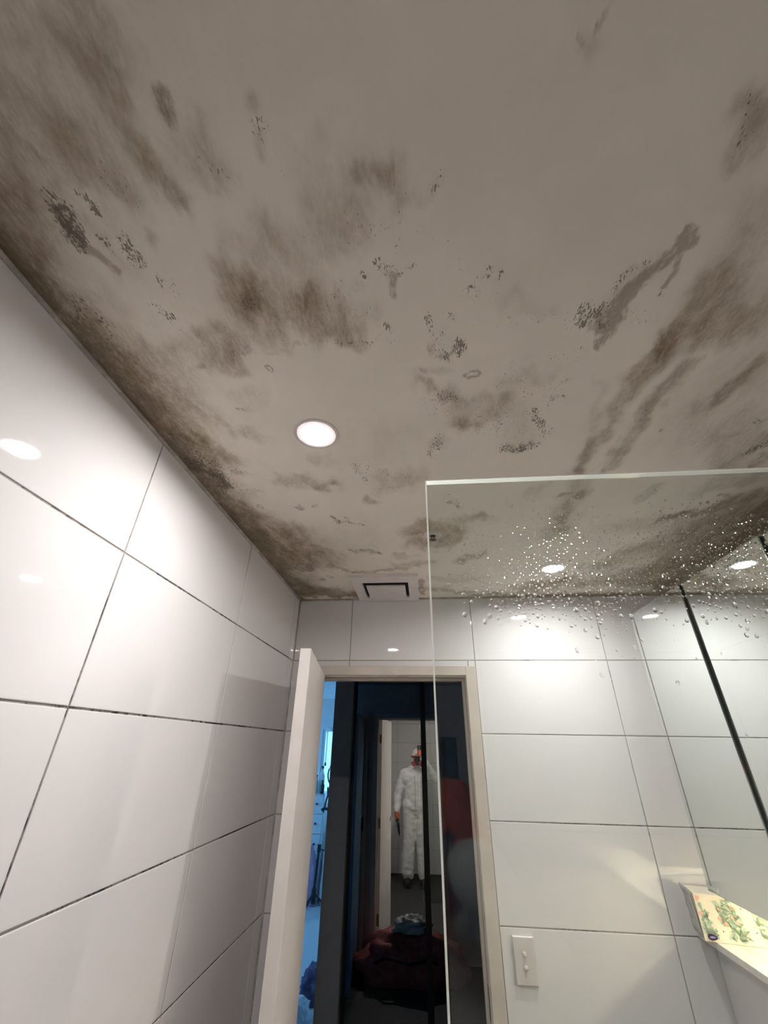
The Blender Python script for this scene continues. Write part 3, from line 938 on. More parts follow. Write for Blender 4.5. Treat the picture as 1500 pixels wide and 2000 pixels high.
# ------------------------------------------------------------------ downlights
def downlight(x, y, label):
    t = thing('downlight', label, 'light', (x, y, H), group='recessed ceiling downlights')
    bm = bmesh.new()
    lathe(bm, [(0.0465, 0.0), (0.0465, -0.0018), (0.0535, -0.0018), (0.0545, 0.0)], seg=48, close=True)
    obj('trim_ring', bm, 'white_plastic', t)
    bm = bmesh.new()
    lathe(bm, [(0.0392, 0.0), (0.0392, -0.0024), (0.0463, -0.0024), (0.0463, 0.0)], seg=48, close=True)
    obj('glow_rim', bm, 'rim', t)
    bm = bmesh.new()
    rr = lathe(bm, [(0.0389, 0.0140), (0.0389, 0.0042), (0.030, 0.0034), (0.006, 0.0030)], seg=48)
    bm.faces.new(rr[-1]); bm.faces.new(rr[0])
    obj('diffuser', bm, 'lamp', t)
    bm = bmesh.new()
    rr = lathe(bm, [(0.0391, 0.0), (0.0391, 0.020), (0.0470, 0.020), (0.0470, 0.0)], seg=48, close=True)
    obj('baffle', bm, 'can', t)
    bm = bmesh.new(); tube(bm, [(0, 0, 0.0205), (0, 0, 0.06)], 0.045, 32); obj('housing', bm, 'can', t)
    return t
downlight(*LAMPS[0], 'lit round downlight in open ceiling left of the shower glass')
downlight(*LAMPS[1], 'lit round downlight seen through the wet shower glass near the end wall')

# ------------------------------------------------------------------ exhaust vent against the end wall
vt = thing('exhaust_vent', 'square white exhaust fan cover on the ceiling above the doorway', 'vent', (-0.167, 1.842, H))
vw, vl = 0.149, 0.169
bm = bmesh.new()
for a in ((-vw, -0.105, -vl, vl), (0.105, vw, -vl, vl), (-0.105, 0.105, -vl, -0.095), (-0.105, 0.105, 0.122, vl)):
    box(bm, a[0], a[1], a[2], a[3], -0.013, 0.0)
bmesh.ops.remove_doubles(bm, verts=bm.verts[:], dist=1e-5)
obj('frame', bm, 'vent_plastic', vt)
obj('black_backing', boxbm(-0.104, 0.104, -0.094, 0.121, -0.0025, -0.0005), 'near_black', vt)  # black slab painting the shade of the opening behind the panel
obj('centre_panel', boxbm(-0.090, 0.090, -0.048, 0.1205, -0.0135, -0.006), 'vent_plastic', vt, bevel=0.002)
for s in (-1, 1):
    obj('clip', boxbm(s * 0.08 - 0.01, s * 0.08 + 0.01, -0.02, 0.02, -0.006, -0.0025), 'near_black', vt)

# ------------------------------------------------------------------ small ceiling sprinkler
sp = thing('ceiling_sprinkler', 'small round slotted sprinkler head in a brown mould ring', 'sprinkler', (0.044, 1.305, H))
bm = bmesh.new()
lathe(bm, [(0.011, 0.0), (0.011, -0.004), (0.024, -0.005), (0.030, -0.002), (0.030, 0.0)], seg=32, close=True)
obj('escutcheon', bm, 'white_plastic', sp)
bm = bmesh.new()
tube(bm, [(0, 0, -0.001), (0, 0, -0.004)], 0.0112, 20)
obj('black_disc', bm, 'near_black', sp)  # black disc painting the shade inside the sprinkler opening
for k in range(4):
    a = PI / 4 + k * PI / 2
    bm = bmesh.new()
    tube(bm, [(0.008 * math.cos(a), 0.008 * math.sin(a), -0.003), (0.006 * math.cos(a), 0.006 * math.sin(a), -0.018)], 0.0016, 8)
    obj('frame_arm', bm, 'brass', sp)
bm = bmesh.new()
lathe(bm, [(0.001, -0.018), (0.011, -0.018), (0.011, -0.0196), (0.001, -0.0196)], seg=20, close=True)
obj('deflector', bm, 'brass', sp)

# ------------------------------------------------------------------ light switch
sw = thing('light_switch', 'white two-button wall switch right of the doorway', 'switch', (0.310, YF, 1.120))
obj('plate', boxbm(-0.036, 0.036, -0.011, -0.0003, -0.060, 0.060), 'white_plastic', sw, bevel=0.004, segs=3)
for dz in (0.0165, -0.0175):
    bm = bmesh.new()
    tube(bm, [(0.0, -0.0108, dz), (0.0, -0.0150, dz), (0.0, -0.0166, dz)], [0.0068, 0.0064, 0.0042], 20)
    obj('button', bm, 'white_plastic', sw, True)

# ------------------------------------------------------------------ shower glass
gy, gt, gx0, gz1 = 0.440, 0.010, 0.0085, 2.047
sg = thing('shower_screen', 'frameless clear glass shower screen with water drops', 'glass screen', (gx0, gy, 0.0))
gw = XR - gx0 - 0.001
obj('glass_panel', boxbm(0.0025, gw, 0, gt, 0.010, gz1 - 0.0017), 'glass', sg)
bm = bmesh.new()
def quad(bm, *ps):
    bm.faces.new([bm.verts.new(p_) for p_ in ps])
quad(bm, (0.0017, -0.0002, 0.010), (0, -0.0002, 0.010), (0, -0.0002, gz1), (0.0017, -0.0002, gz1))
quad(bm, (0, -0.0002, 0.010), (0, gt, 0.010), (0, gt, gz1), (0, -0.0002, gz1))
quad(bm, (0.0017, -0.0002, gz1 - 0.0009), (gw, -0.0002, gz1 - 0.0009), (gw, -0.0002, gz1), (0.0017, -0.0002, gz1))
quad(bm, (0.0, -0.0002, gz1), (gw, -0.0002, gz1), (gw, gt, gz1), (0.0, gt, gz1))
bmesh.ops.remove_doubles(bm, verts=bm.verts[:], dist=1e-6)
obj('polished_edge', bm, 'glass_edge', sg)
rd = random.Random(3)
vv, ff = [], []
def drop(x, z, r, h, y):
    b = len(vv); s = 7
    a0 = rd.random() * 6
    el = rd.uniform(0.8, 1.5)
    for rr, hh in ((1.0, 0.0), (0.80, 0.42), (0.52, 0.78), (0.22, 0.96)):
        for i in range(s):
            t = a0 + 2 * PI * i / s
            vv.append((x + math.cos(t) * r * rr, y + hh * h, z + math.sin(t) * r * rr * el))
    for k in range(3):
        for i in range(s):
            ff.append((b + k * s + i, b + k * s + (i + 1) % s, b + (k + 1) * s + (i + 1) % s, b + (k + 1) * s + i))
    ff.append(tuple(b + 3 * s + i for i in range(s)))
    ff.append(tuple(b + i for i in range(s - 1, -1, -1)))
taken = {}
for cx_, cz_, n_ in ((0.143, 1.930, 5000), (0.325, 1.938, 4200), (0.28, 1.92, 220)):   # splashed patches, then stray drops
    sx_, sz_ = (0.042, 0.026) if n_ > 1000 else (0.16, 0.07)
    for k in range(n_):
        x = rd.gauss(cx_, sx_); z = rd.gauss(cz_, sz_)
        if not (0.02 < x < 0.8 and 1.6 < z < gz1 - 0.006):
            continue
        r = 0.0009 + 0.0018 * rd.random() ** 2
        cell = (int(x / 0.008), int(z / 0.008))
        if any(math.hypot(x - q[0], (z - q[1]) / 1.5) < (r + q[2]) * 1.03 for i_ in (-1, 0, 1) for j_ in (-1, 0, 1) for q in taken.get((cell[0] + i_, cell[1] + j_), ())):
            continue                              # drops do not overlap
        taken.setdefault(cell, []).append((x, z, r))
        drop(x, z, r, r * rd.uniform(0.05, 0.24), gt + 0.0001)
me = bpy.data.meshes.new('water_drops')
me.from_pydata(vv, [], [f[::-1] for f in ff])
dro = link('water_drops', me, 'drop', sg)
dro['kind'] = 'stuff'
bm = bmesh.new()
box(bm, gw - 0.022, gw, -0.004, gt + 0.004, 0.010, gz1 + 0.004)
obj('wall_channel', bm, 'chrome', sg, bevel=0.001)

# ------------------------------------------------------------------ mirror cabinet on the right wall
mc = thing('mirror_cabinet', 'wall cabinet with three tall mirror doors on the right', 'cabinet', (XR, 1.285, 1.352))
CX, CY, CZ = XR, 1.285, 1.352
cz0, cz1 = 1.352, 2.262
obj('cabinet_body', boxbm(0.928 - CX, XR - 0.0005 - CX, 0.70 - CY, 1.868 - CY, 0.004, cz1 - 0.004 - CZ), 'cabinet_white', mc, bevel=0.001)
for y0, y1, xf in ((1.478, 1.872, 0.905), (1.088, 1.500, 0.9145), (0.70, 1.108, 0.924)):
    d = obj('mirror_door', boxbm(xf - CX, xf + 0.0085 - CX, y0 - CY, y1 - CY, 0, cz1 - CZ), ['mirror', 'mirror_edge'], mc, bevel=0.0007, segs=1)
    for p in d.data.polygons:
        p.material_index = 0 if p.normal.x < -0.9 else 1
    bm = bmesh.new()
    box(bm, xf - 0.0005 - CX, xf + 0.003 - CX, y0 - 0.0008 - CY, y0 + 0.0006 - CY, 0, cz1 - CZ)
    obj('edge_trim', bm, 'chrome', d)
ls = tag(obj('led_strip', boxbm(1.095, 1.115, 0.76, 1.84, 1.343, 1.3555), 'strip'), 'warm glowing light strip under the mirror cabinet', 'light')

# stone ledge
lg = struct('trim_5', boxbm(0.896, XR - 0.0005, 0.47, YF - 0.0005, ZN, 1.2225), 'stone', 'pale stone ledge on top of the half-height wall', 'ledge', bevel=0.002)

# ------------------------------------------------------------------ tissue box
TBL, TBD, TBH = 0.235, 0.098, 0.116
tb = thing('tissue_box', 'pale green leaf-patterned tissue box on the ledge under the mirror', 'tissue box', (0.866, 1.901, 1.2230), -math.atan2(0.034, 0.162))
obj('carton', boxbm(0, TBL, 0, TBD, 0, TBH), 'cream_card', tb, bevel=0.0015)
rl = random.Random(11)
def flat_shape(bm, pts, y=-0.0003, t=0.0002):
    f = [bm.verts.new((p[0], y, p[1])) for p in pts]
    b = [bm.verts.new((p[0], y + t, p[1])) for p in pts]
    n = len(pts)
    bm.faces.new(f); bm.faces.new(b[::-1])
    for i in range(n):
        bm.faces.new((f[i], b[i], b[(i + 1) % n], f[(i + 1) % n]))
def leafpts(cx, cz, L, w, a, n=10):
    o = []
    for i in range(n):
        t = 2 * PI * i / n
        u, v = math.cos(t) * L, math.sin(t) * w * (1 - 0.25 * math.cos(t))
        o.append((cx + u * math.cos(a) - v * math.sin(a), cz + u * math.sin(a) + v * math.cos(a)))
    return o
def inside(pts):
    return all(0.002 < p[0] < TBL - 0.002 and 0.002 < p[1] < TBH - 0.002 for p in pts)
layer = 0
for mat, cnt, L, w in (('leaf_mint', 130, (0.006, 0.014), (0.003, 0.007)), ('leaf_green', 120, (0.004, 0.010), (0.0012, 0.003)), ('petal', 16, (0.004, 0.007), (0.004, 0.006)), ('leaf_dark', 22, (0.008, 0.018), (0.0004, 0.0008)), ('leaf_dark', 8, (0.0018, 0.0022), (0.0018, 0.0022))):
    bm = bmesh.new()
    c = 0
    while c < cnt:
        zz = rl.uniform(0.01, TBH - 0.008)
        xx = rl.uniform(0.008, TBL - 0.01)
        if math.sin(xx * 70 + zz * 25) < -0.25 and mat.startswith('leaf') and cnt > 20:
            continue
        p = leafpts(xx, zz, rl.uniform(*L), rl.uniform(*w), rl.uniform(-1.2, 1.2) + (PI / 2 if rl.random() < 0.4 else 0))
        if not inside(p):
            continue
        flat_shape(bm, p, -0.0003 - layer * 0.00025); c += 1
    obj('printed_pattern', bm, mat, tb)['kind'] = 'stuff'
    layer += 1
bm = bmesh.new(); flat_shape(bm, leafpts(0.024, 0.0115, 0.0135, 0.0078, 0, 24), -0.0018, 0.0004)
lo = obj('printed_oval', bm, 'logo_purple', tb)
bm = bmesh.new(); flat_shape(bm, leafpts(0.024, 0.0115, 0.0088, 0.0024, 0.05, 18), -0.0021, 0.0004)
obj('printed_lettering', bm, 'logo_lilac', lo)
# loose clear film at the end of the carton
bm = bmesh.new()
cols = []
for i in range(9):
    row = []
    for j in range(7):
        u, w = i / 8, j / 6
        row.append(bm.verts.new((-0.003 - 0.004 * rl.random() - 0.010 * u ** 3, 0.002 + w * (TBD - 0.006) + 0.003 * rl.random(), 0.004 + u * (TBH + 0.004) + 0.004 * rl.random())))
    cols.append(row)
for a, b in zip(cols, cols[1:]):
    for i in range(6):
        bm.faces.new((a[i], a[i + 1], b[i + 1], b[i]))
fo = obj('clear_film', bm, 'film', tb, True)
md = fo.modifiers.new('t', 'SOLIDIFY'); md.thickness = 0.0006

# ------------------------------------------------------------------ hallway beyond the doorway
YH = YF + WT                                      # hallway face of the bathroom wall
bm = bmesh.new()
box(bm, -2.1, OX0, YF + 0.0905, YH, 0, H)
box(bm, OX1, 1.4, YF + 0.0905, YH, 0, H)
box(bm, OX0, OX1, YF + 0.0905, YH, OZ, H)
struct('wall_hallway_near', bm, 'hall_wall', 'dark hallway wall around the bathroom doorway', 'wall')
struct('wall_hallway_left', boxbm(-2.1, -2.0, YH, 3.80, 0, H), 'hall_wall', 'left end wall of the dark hallway', 'wall')
struct('wall_hallway_right', boxbm(1.3, 1.4, YH, 3.80, 0, H), 'hall_wall', 'right end wall of the dark hallway', 'wall')
bm = bmesh.new()
box(bm, -3.1, -1.15, 3.80, 3.90, 0, H)  # unseen stretch, widened to hold back blue daylight from the bedroom
box(bm, -0.60, 1.4, 3.84, 3.94, 0, H)
struct('wall_hallway_far', bm, 'hall_wall', 'dark hallway wall behind the mirrored wardrobe', 'wall')
struct('wall_partition', boxbm(-0.752, -0.601, 3.67, 3.94, 0, H), 'hall_wall', 'narrow dark wall end between bedroom opening and mirrored wardrobe', 'wall')
struct('floor_hallway', boxbm(-2.1, 1.4, YF + 0.1, 3.90, -0.1, 0.0), 'hall_floor', 'dark hallway floor', 'floor')
struct('ceiling_hallway', boxbm(-2.1, 1.4, YF + 0.0905, 3.94, H, H + 0.1), 'hall_ceiling', 'hallway ceiling above the wardrobe', 'ceiling')

wd = thing('mirrored_wardrobe', 'wardrobe with dark mirrored sliding doors facing the bathroom doorway', 'wardrobe', (-0.028, 3.75, 0.0), 0.0185)
obj('carcass', boxbm(-0.56, 1.30, 0.022, 0.075, 0.0, 2.36), 'dark_frame', wd)
for x0, x1 in ((-0.545, -0.020), (0.020, 0.575), (0.615, 1.18)):
    obj('mirror_panel', boxbm(x0, x1, 0.0, 0.006, 0.05, 2.30), 'dark_mirror', wd)
for xc in (-0.556, 0.0, 0.595, 1.20):
    w = 0.020 if xc > -0.5 else 0.012
    obj('stile', boxbm(xc - w, xc + w, -0.008, 0.014, 0.05, 2.30), 'dark_frame', wd, bevel=0.002)
obj('bottom_track', boxbm(-0.566, 1.22, -0.015, 0.02, 0.0, 0.05), 'dark_frame', wd, bevel=0.002)
obj('top_track', boxbm(-0.566, 1.22, -0.015, 0.02, 2.30, 2.36), 'dark_frame', wd, bevel=0.002)

d2 = thing('door_2', 'hallway door with painted-in blue daylight beside the bathroom doorway, seen in the wardrobe mirror', 'door', (-0.657, YH, 0), kind='structure')
obj('door_leaf', boxbm(-0.036, 0.0, 0.055, 0.66, 0.01, 2.04), 'blue_lit_paint', d2, bevel=0.002)
obj('jamb', boxbm(-0.040, 0.045, 0.0005, 0.05, 0.0, 2.10), 'frame_paint', d2, bevel=0.002)
obj('strike_plate', boxbm(-0.002, 0.02, 0.0498, 0.0515, 0.98, 1.09), 'near_black', d2)

# crumpled bag on the hallway floor
from mathutils import noise as mnoise
def lump(name, c, rad, mat, parent=None, amp=0.2, sc=3.0, seed=0, u=40, v=24, flat=0.25, label=None, cat=None):
    bm = bmesh.new()
    bmesh.ops.create_uvsphere(bm, u_segments=u, v_segments=v, radius=1.0)
    for q in bm.verts:
        n = q.co.normalized()
        k = 1 + amp * mnoise.noise(n * sc + Vector((seed, 0, 0))) + amp * 0.6 * mnoise.noise(n * sc * 2.3 + Vector((0, seed, 0))) + amp * 0.35 * abs(mnoise.noise(n * sc * 5 + Vector((0, 0, seed))))
        e = Vector((abs(n.x) ** 0.75 * (1 if n.x > 0 else -1), abs(n.y) ** 0.75 * (1 if n.y > 0 else -1), n.z))
        q.co = Vector((e.x * rad[0] * k, e.y * rad[1] * k, max(-rad[2] * flat, e.z * rad[2] * k) + rad[2] * flat))
    o = obj(name, bm, mat, parent, True)
    o.location = c
    if label:
        tag(o, label, cat)
    return o
bag = thing('duffel_bag', 'crumpled dark red bag on the hallway floor outside the doorway', 'bag', (-0.16, 2.42, 0.0))
lump('bag_body', (0, 0, 0.0), (0.47, 0.19, 0.24), 'red_bag', bag, 0.22, 2.2, 4)
bm = bmesh.new()
tube(bm, [(-0.30, 0.16, 0.14), (-0.20, 0.23, 0.20), (0.0, 0.25, 0.17), (0.16, 0.23, 0.20), (0.25, 0.16, 0.14)], 0.012, 8)
obj('strap', bm, 'black_plastic', bag, True)
bb_ = [c for c in bag.children if c.name.startswith('bag_body')][0]
sit = max(v.co.z for v in bb_.data.vertices if abs(v.co.x - 0.02) < 0.12 and abs(v.co.y - 0.02) < 0.08)
lump('carrier_bag', (-0.14, 2.44, sit - 0.004), (0.15, 0.10, 0.075), 'white_bag', None, 0.35, 2.6, 9, label='crinkled white plastic bag lying on the dark red bag', cat='bag')

# ------------------------------------------------------------------ daylit bedroom at the end of the hallway
BX0, BX1, BYF = -3.0, -0.60, 7.30
WX0, WX1, WZ0, WZ1 = -1.655, -0.78, 0.95, 1.965
bm = bmesh.new()
box(bm, BX0 - 0.1, WX0, BYF, BYF + 0.1, 0, H); box(bm, WX1, BX1 + 0.1, BYF, BYF + 0.1, 0, H)
box(bm, WX0, WX1, BYF, BYF + 0.1, 0, WZ0); box(bm, WX0, WX1, BYF, BYF + 0.1, WZ1, H)
struct('wall_bedroom_far', bm, 'bed_wall', 'bedroom window wall in blue daylight', 'wall')
struct('wall_bedroom_right', boxbm(BX1, BX1 + 0.1, 3.94, BYF, 0, H), 'bed_wall', 'right bedroom wall behind the wardrobe', 'wall')
SY0, SY1, SZ0, SZ1 = 4.4, 6.8, 0.8, 2.15
bm = bmesh.new()
box(bm, BX0 - 0.1, BX0, 3.8, SY0, 0, H); box(bm, BX0 - 0.1, BX0, SY1, BYF + 0.1, 0, H)
box(bm, BX0 - 0.1, BX0, SY0, SY1, 0, SZ0); box(bm, BX0 - 0.1, BX0, SY0, SY1, SZ1, H)
struct('wall_bedroom_left', bm, 'bed_wall', 'left bedroom wall with an added daylight opening', 'wall')
struct('floor_bedroom', boxbm(BX0 - 0.1, BX1 + 0.1, 3.90, BYF + 0.1, -0.1, 0.0), 'bed_floor', 'pale bedroom carpet in blue daylight', 'floor')
struct('ceiling_bedroom', boxbm(BX0 - 0.1, BX1 + 0.1, 3.80, BYF + 0.1, H + 0.0002, H + 0.1), 'bed_wall', 'bedroom ceiling', 'ceiling')
def window(name, label, loc, rot, w, h):
    t = thing(name, label, 'window', loc, rot, kind='structure')
    for a in ((-w / 2, -w / 2 + 0.045, 0, h), (w / 2 - 0.045, w / 2, 0, h), (-w / 2 + 0.045, w / 2 - 0.045, 0, 0.045), (-w / 2 + 0.045, w / 2 - 0.045, h - 0.03, h)):
        obj('window_frame', boxbm(a[0], a[1], 0.02, 0.07, a[2], a[3]), 'white_wood', t, bevel=0.003)
    obj('pane', boxbm(-w / 2 + 0.045, w / 2 - 0.045, 0.042, 0.046, 0.045, h - 0.03), 'pane', t)
    obj('window_sill', boxbm(-w / 2 - 0.02, w / 2 + 0.02, -0.05, 0.02, -0.022, 0.0), 'white_wood', t, bevel=0.003)
    return t
w1 = window('window_1', 'bright bedroom window seen through the doorway beside the white door', ((WX0 + WX1) / 2, BYF, WZ0), 0, WX1 - WX0, WZ1 - WZ0)
obj('roller_blind', boxbm(-(WX1 - WX0) / 2 + 0.046, (WX1 - WX0) / 2 - 0.046, 0.028, 0.0295, 0.06, WZ1 - WZ0 - 0.031), 'blind_sheet', w1)
window('added_window', 'added unseen side window letting blue daylight into the bedroom', (BX0, (SY0 + SY1) / 2, SZ0), PI / 2, SY1 - SY0, SZ1 - SZ0)  # window added out of view to give the bedroom its blue daylight
for nm, loc, rot, sx, sy in (('portal', (BX0 - 0.09, (SY0 + SY1) / 2, (SZ0 + SZ1) / 2), (PI / 2, 0, -PI / 2), SY1 - SY0, SZ1 - SZ0),):
    L = bpy.data.lights.new(nm, 'AREA'); L.shape = 'RECTANGLE'; L.size = sx; L.size_y = sy
    L.cycles.is_portal = True
    lo_ = bpy.data.objects.new(nm, L); COL.objects.link(lo_); lo_.location = loc; lo_.rotation_euler = rot
bc = thing('blind_cord', 'white blind cord with a small weight hanging at the bedroom window', 'cord', (-1.565, BYF - 0.06, 1.50))
bm = bmesh.new(); tube(bm, [(0, 0, 0.02), (0.004, 0, 0.2), (0, 0, 0.47)], 0.008, 8); obj('cord', bm, 'blind', bc)
bm = bmesh.new(); tube(bm, [(0, 0, -0.03), (0, 0, 0.0), (0, 0, 0.02)], [0.016, 0.014, 0.006], 10); obj('weight', bm, 'black_plastic', bc)
bm = bmesh.new(); box(bm, -0.03, 0.03, 0.0, 0.06, 0.455, 0.475); obj('bracket', bm, 'blind', bc)

# microphone stand
ms = thing('microphone_stand', 'black tripod microphone stand with a hoop filter in the bedroom', 'stand', (-1.425, 6.45, 0.0))
hub = Vector((0.005, 0, 0.20))
for a in (-2.0, 0.15, 2.25):
    bm = bmesh.new()
    e = Vector((0.23 * math.cos(a), 0.23 * math.sin(a), 0.012))
    tube(bm, [hub, e], 0.012, 8); lg_ = obj('leg', bm, 'black_metal', ms)
    bm = bmesh.new(); tube(bm, [e + Vector((0, 0, -0.012)), e + Vector((0, 0, 0.02))], 0.018, 8); obj('foot', bm, 'black_plastic', lg_)
bm = bmesh.new(); tube(bm, [(0.005, 0, 0.10), (0.005, 0, 0.24)], 0.028, 12); obj('hub', bm, 'black_plastic', ms)
bm = bmesh.new(); tube(bm, [(0.005, 0, 0.2), (0.032, 0, 0.62)], 0.015, 10); obj('pole', bm, 'black_metal', ms)
bm = bmesh.new(); tube(bm, [(0.032, 0, 0.62), (0.066, 0, 1.05)], 0.010, 10); obj('inner_pole', bm, 'chrome', ms)
bm = bmesh.new(); tube(bm, [(0.030, 0, 0.58), (0.034, 0, 0.66)], 0.024, 12); tube(bm, [(0.03, 0, 0.62), (0.10, -0.02, 0.60)], 0.008, 8); obj('clutch', bm, 'black_plastic', ms)
bm = bmesh.new(); tube(bm, [(0.03, -0.02, 1.01), (0.066, 0, 1.03), (0.11, 0.0, 1.02)], 0.018, 10); obj('swivel', bm, 'black_plastic', ms)
bm = bmesh.new(); tube(bm, [(0.055, 0, 0.98), (0.075, 0, 1.10), (0.095, 0, 1.17), (0.090, 0, 1.26)], 0.012, 8); tube(bm, [(0.085, 0, 1.14), (0.12, 0, 1.20)], 0.010, 8); obj('boom', bm, 'black_metal', ms)
bm = bmesh.new()
hp = []
for k in range(25):
    t = 2 * PI * k / 24
    hp.append((0.165 + 0.085 * math.cos(t), 0.0, 1.40 + 0.125 * math.sin(t)))
tube(bm, hp, 0.010, 8, cap=False)
obj('hoop', bm, 'black_metal', ms, True)
# bedroom clutter
dz = thing('dresser', 'white chest of drawers below the bedroom window', 'dresser', (-1.72, 7.08, 0.0))
obj('body', boxbm(-0.26, 0.26, -0.20, 0.21, 0.0, 1.15), 'white_wood', dz, bevel=0.003)
for k in range(5):
    d = obj('drawer', boxbm(-0.25, 0.25, -0.218, -0.2005, 0.04 + k * 0.22, 0.25 + k * 0.22), 'white_wood', dz, bevel=0.003)
    bm = bmesh.new(); tube(bm, [(0.16, -0.218, 0.15 + k * 0.22), (0.16, -0.24, 0.15 + k * 0.22)], 0.012, 10); obj('knob', bm, 'black_plastic', d)
def bottle(x, y, z, r, h, mat, label):
    t = thing('bottle', label, 'bottle', (x, y, z), group='bottles on the dresser')
    bm = bmesh.new(); rr = lathe(bm, [(r * .9, 0.0), (r, 0.01), (r, h * .62), (r * .45, h * .78), (r * .4, h * .9)], seg=16)
    bm.faces.new(rr[0][::-1]); bm.faces.new(rr[-1]); obj('bottle_body', bm, mat, t, True)
    bm = bmesh.new(); tube(bm, [(0, 0, h * .9), (0, 0, h)], r * .5, 12); obj('cap', bm, 'black_plastic', t)
bottle(-1.53, 6.93, 1.15, 0.04, 0.33, 'white_wood', 'tall white bottle on the bedroom dresser')
bottle(-1.60, 6.88, 1.15, 0.035, 0.22, 'leaf_mint', 'shorter pale green bottle on the bedroom dresser')
bottle(-1.50, 6.86, 1.15, 0.03, 0.16, 'black_plastic', 'small black bottle at the dresser edge')
lump('bedding_pile', (-1.30, 6.95, 0.0), (0.13, 0.20, 0.55), 'white_fabric', None, 0.25, 2.5, 3, label='heap of white bedding beside the dresser', cat='bedding')
lump('clothes_pile', (-1.58, 6.755, 0.0), (0.12, 0.055, 0.42), 'pink_fabric', None, 0.28, 2.8, 5, label='pile of mauve clothes behind the microphone stand', cat='clothes')
lump('dark_bag', (-1.13, 6.66, 0.0), (0.06, 0.06, 0.28), 'purple_fabric', None, 0.2, 2.5, 7, label='small dark bag beside the microphone stand', cat='bag')
lump('dropped_clothes', (-0.95, 4.72, 0.0), (0.12, 0.18, 0.13), 'purple_fabric', None, 0.3, 2.6, 8, label='plum coloured clothes dropped on the bedroom floor', cat='clothes')
lump('folded_towel', (-1.03, 4.36, 0.0), (0.10, 0.09, 0.09), 'white_fabric', None, 0.25, 2.6, 12, label='pale towel lying in front of the plum clothes', cat='towel')

mat_ = obj('added_floor_mat', boxbm(-0.60, 0.46, -0.93, 1.95, 0.0005, 0.006), 'mat', None, bevel=0.002)  # added sheet, darkens the pale floor where the wardrobe mirror shows it
tag(mat_, 'added dark mat that makes the bathroom floor look dark in the wardrobe mirror', 'mat')
# ------------------------------------------------------------------ the person holding the phone, standing in the shower
PB = Vector((-0.10, -0.33, 0.0))
SH = Vector((0.045, 0, 0))                         # stance offset of the figure
def L_(p):
    return Vector(p) - PB
def S_(p, dx=0.0):
    return Vector(p) - PB + SH + Vector((dx, 0, 0))
CP = Vector((0, 0, CAM_Z))
def PH(r, u, f):
    return CP + CAM_R * r + CAM_U * u + CAM_F * f
WRIST = PH(0.082, -0.185, -0.035)
ELB = Vector((0.240, -0.085, 1.335))
bm = bmesh.new()
capsule(bm, S_((-.18, -.33, .95)), S_((-.04, -.33, .95)), .135, .135, 18)
for a, b, r0, r1 in (((-.11, -.33, .95), (-.11, -.325, 1.20), .165, .165), ((-.11, -.325, 1.18), (-.11, -.325, 1.33), .165, .16)):
    capsule(bm, S_(a), S_(b), r0, r1, 20, (1.0, 0.82), (0, 1, 0))
capsule(bm, S_((-.21, -.325, 1.31)), S_((-.01, -.325, 1.31)), .12, .12, 16)
capsule(bm, S_((-.27, -.33, 1.375)), S_((.05, -.33, 1.375)), .072, .072, 14)
capsule(bm, S_((-.105, -.325, 1.40)), S_((-.080, -.31, 1.50)), .075, .07, 14)
ellipsoid(bm, S_((-.068, -.300, 1.590)), .094, .112, .128, 20, 14)
# left arm hanging, right arm raised
capsule(bm, S_((-.275, -.33, 1.37)), L_((-.335, -.345, 1.10)), .074, .064, 14)
capsule(bm, L_((-.335, -.345, 1.10)), L_((-.352, -.270, .88)), .064, .050, 14)
capsule(bm, S_((.055, -.33, 1.37)), L_(ELB), .074, .066, 14)
capsule(bm, L_(ELB), L_(ELB.lerp(WRIST, 1.06)), .066, .048, 14)
for hx, kx, ax, ky, ay in ((-.19, -.215, -.235, -.31, -.33), (-.03, -.015, .0, -.305, -.30)):
    capsule(bm, S_((hx, -.33, .90)), S_((kx, ky, .50)), .112, .088, 16)
    capsule(bm, S_((kx, ky, .50)), S_((ax, ay, .14)), .088, .094, 16)
body = link('person', remesh(bm, 0.013, 5, 0.0095, 10, 3), 'suit', None, True)
body.location = PB
tag(body, 'person in white hooded coverall and orange gloves holding up a phone', 'person')
# face
bm = bmesh.new()
ellipsoid(bm, S_((-.068, -.262, 1.578)), .070, .085, .098, 20, 14)
capsule(bm, S_((-.068, -.180, 1.600)), S_((-.068, -.168, 1.565)), .009, .013, 10)
for s in (-1, 1):
    ellipsoid(bm, S_((-.068 + s * .029, -.186, 1.603)), .014, .010, .010, 12, 8)
capsule(bm, S_((-.090, -.186, 1.525)), S_((-.046, -.186, 1.525)), .008, .008, 8)
face = link('face', remesh(bm, 0.006, 3), 'skin', body, True)
for s in (-1, 1):
    bm = bmesh.new(); ellipsoid(bm, S_((-.068 + s * .029, -.1785, 1.603)), .0075, .005, .006, 12, 8)
    obj('eye', bm, 'black_plastic', face, True)
bm = bmesh.new()
tube(bm, [S_((-.130, -.205, 1.600)), S_((-.105, -.165, 1.602)), S_((-.068, -.152, 1.603)), S_((-.031, -.165, 1.602)), S_((-.006, -.205, 1.600))], 0.026, 10, sq=(1, 0.45), up=(0, 0, 1))
gg = obj('goggles', bm, 'lens', body, True)
bm = bmesh.new()
hs = [S_((-.068 + .099 * math.cos(t), -.300 + .117 * math.sin(t), 1.610)) for t in (2 * PI * k / 28 for k in range(28))]
tube(bm, hs + hs[:1], 0.010, 8, cap=False)
obj('head_strap', bm, 'glove', gg, True)
bm = bmesh.new()
capsule(bm, S_((-.068, -.195, 1.545)), S_((-.068, -.160, 1.520)), .048, .032, 14)
mk = link('respirator', remesh(bm, 0.006, 3), 'mask_grey', body, True)
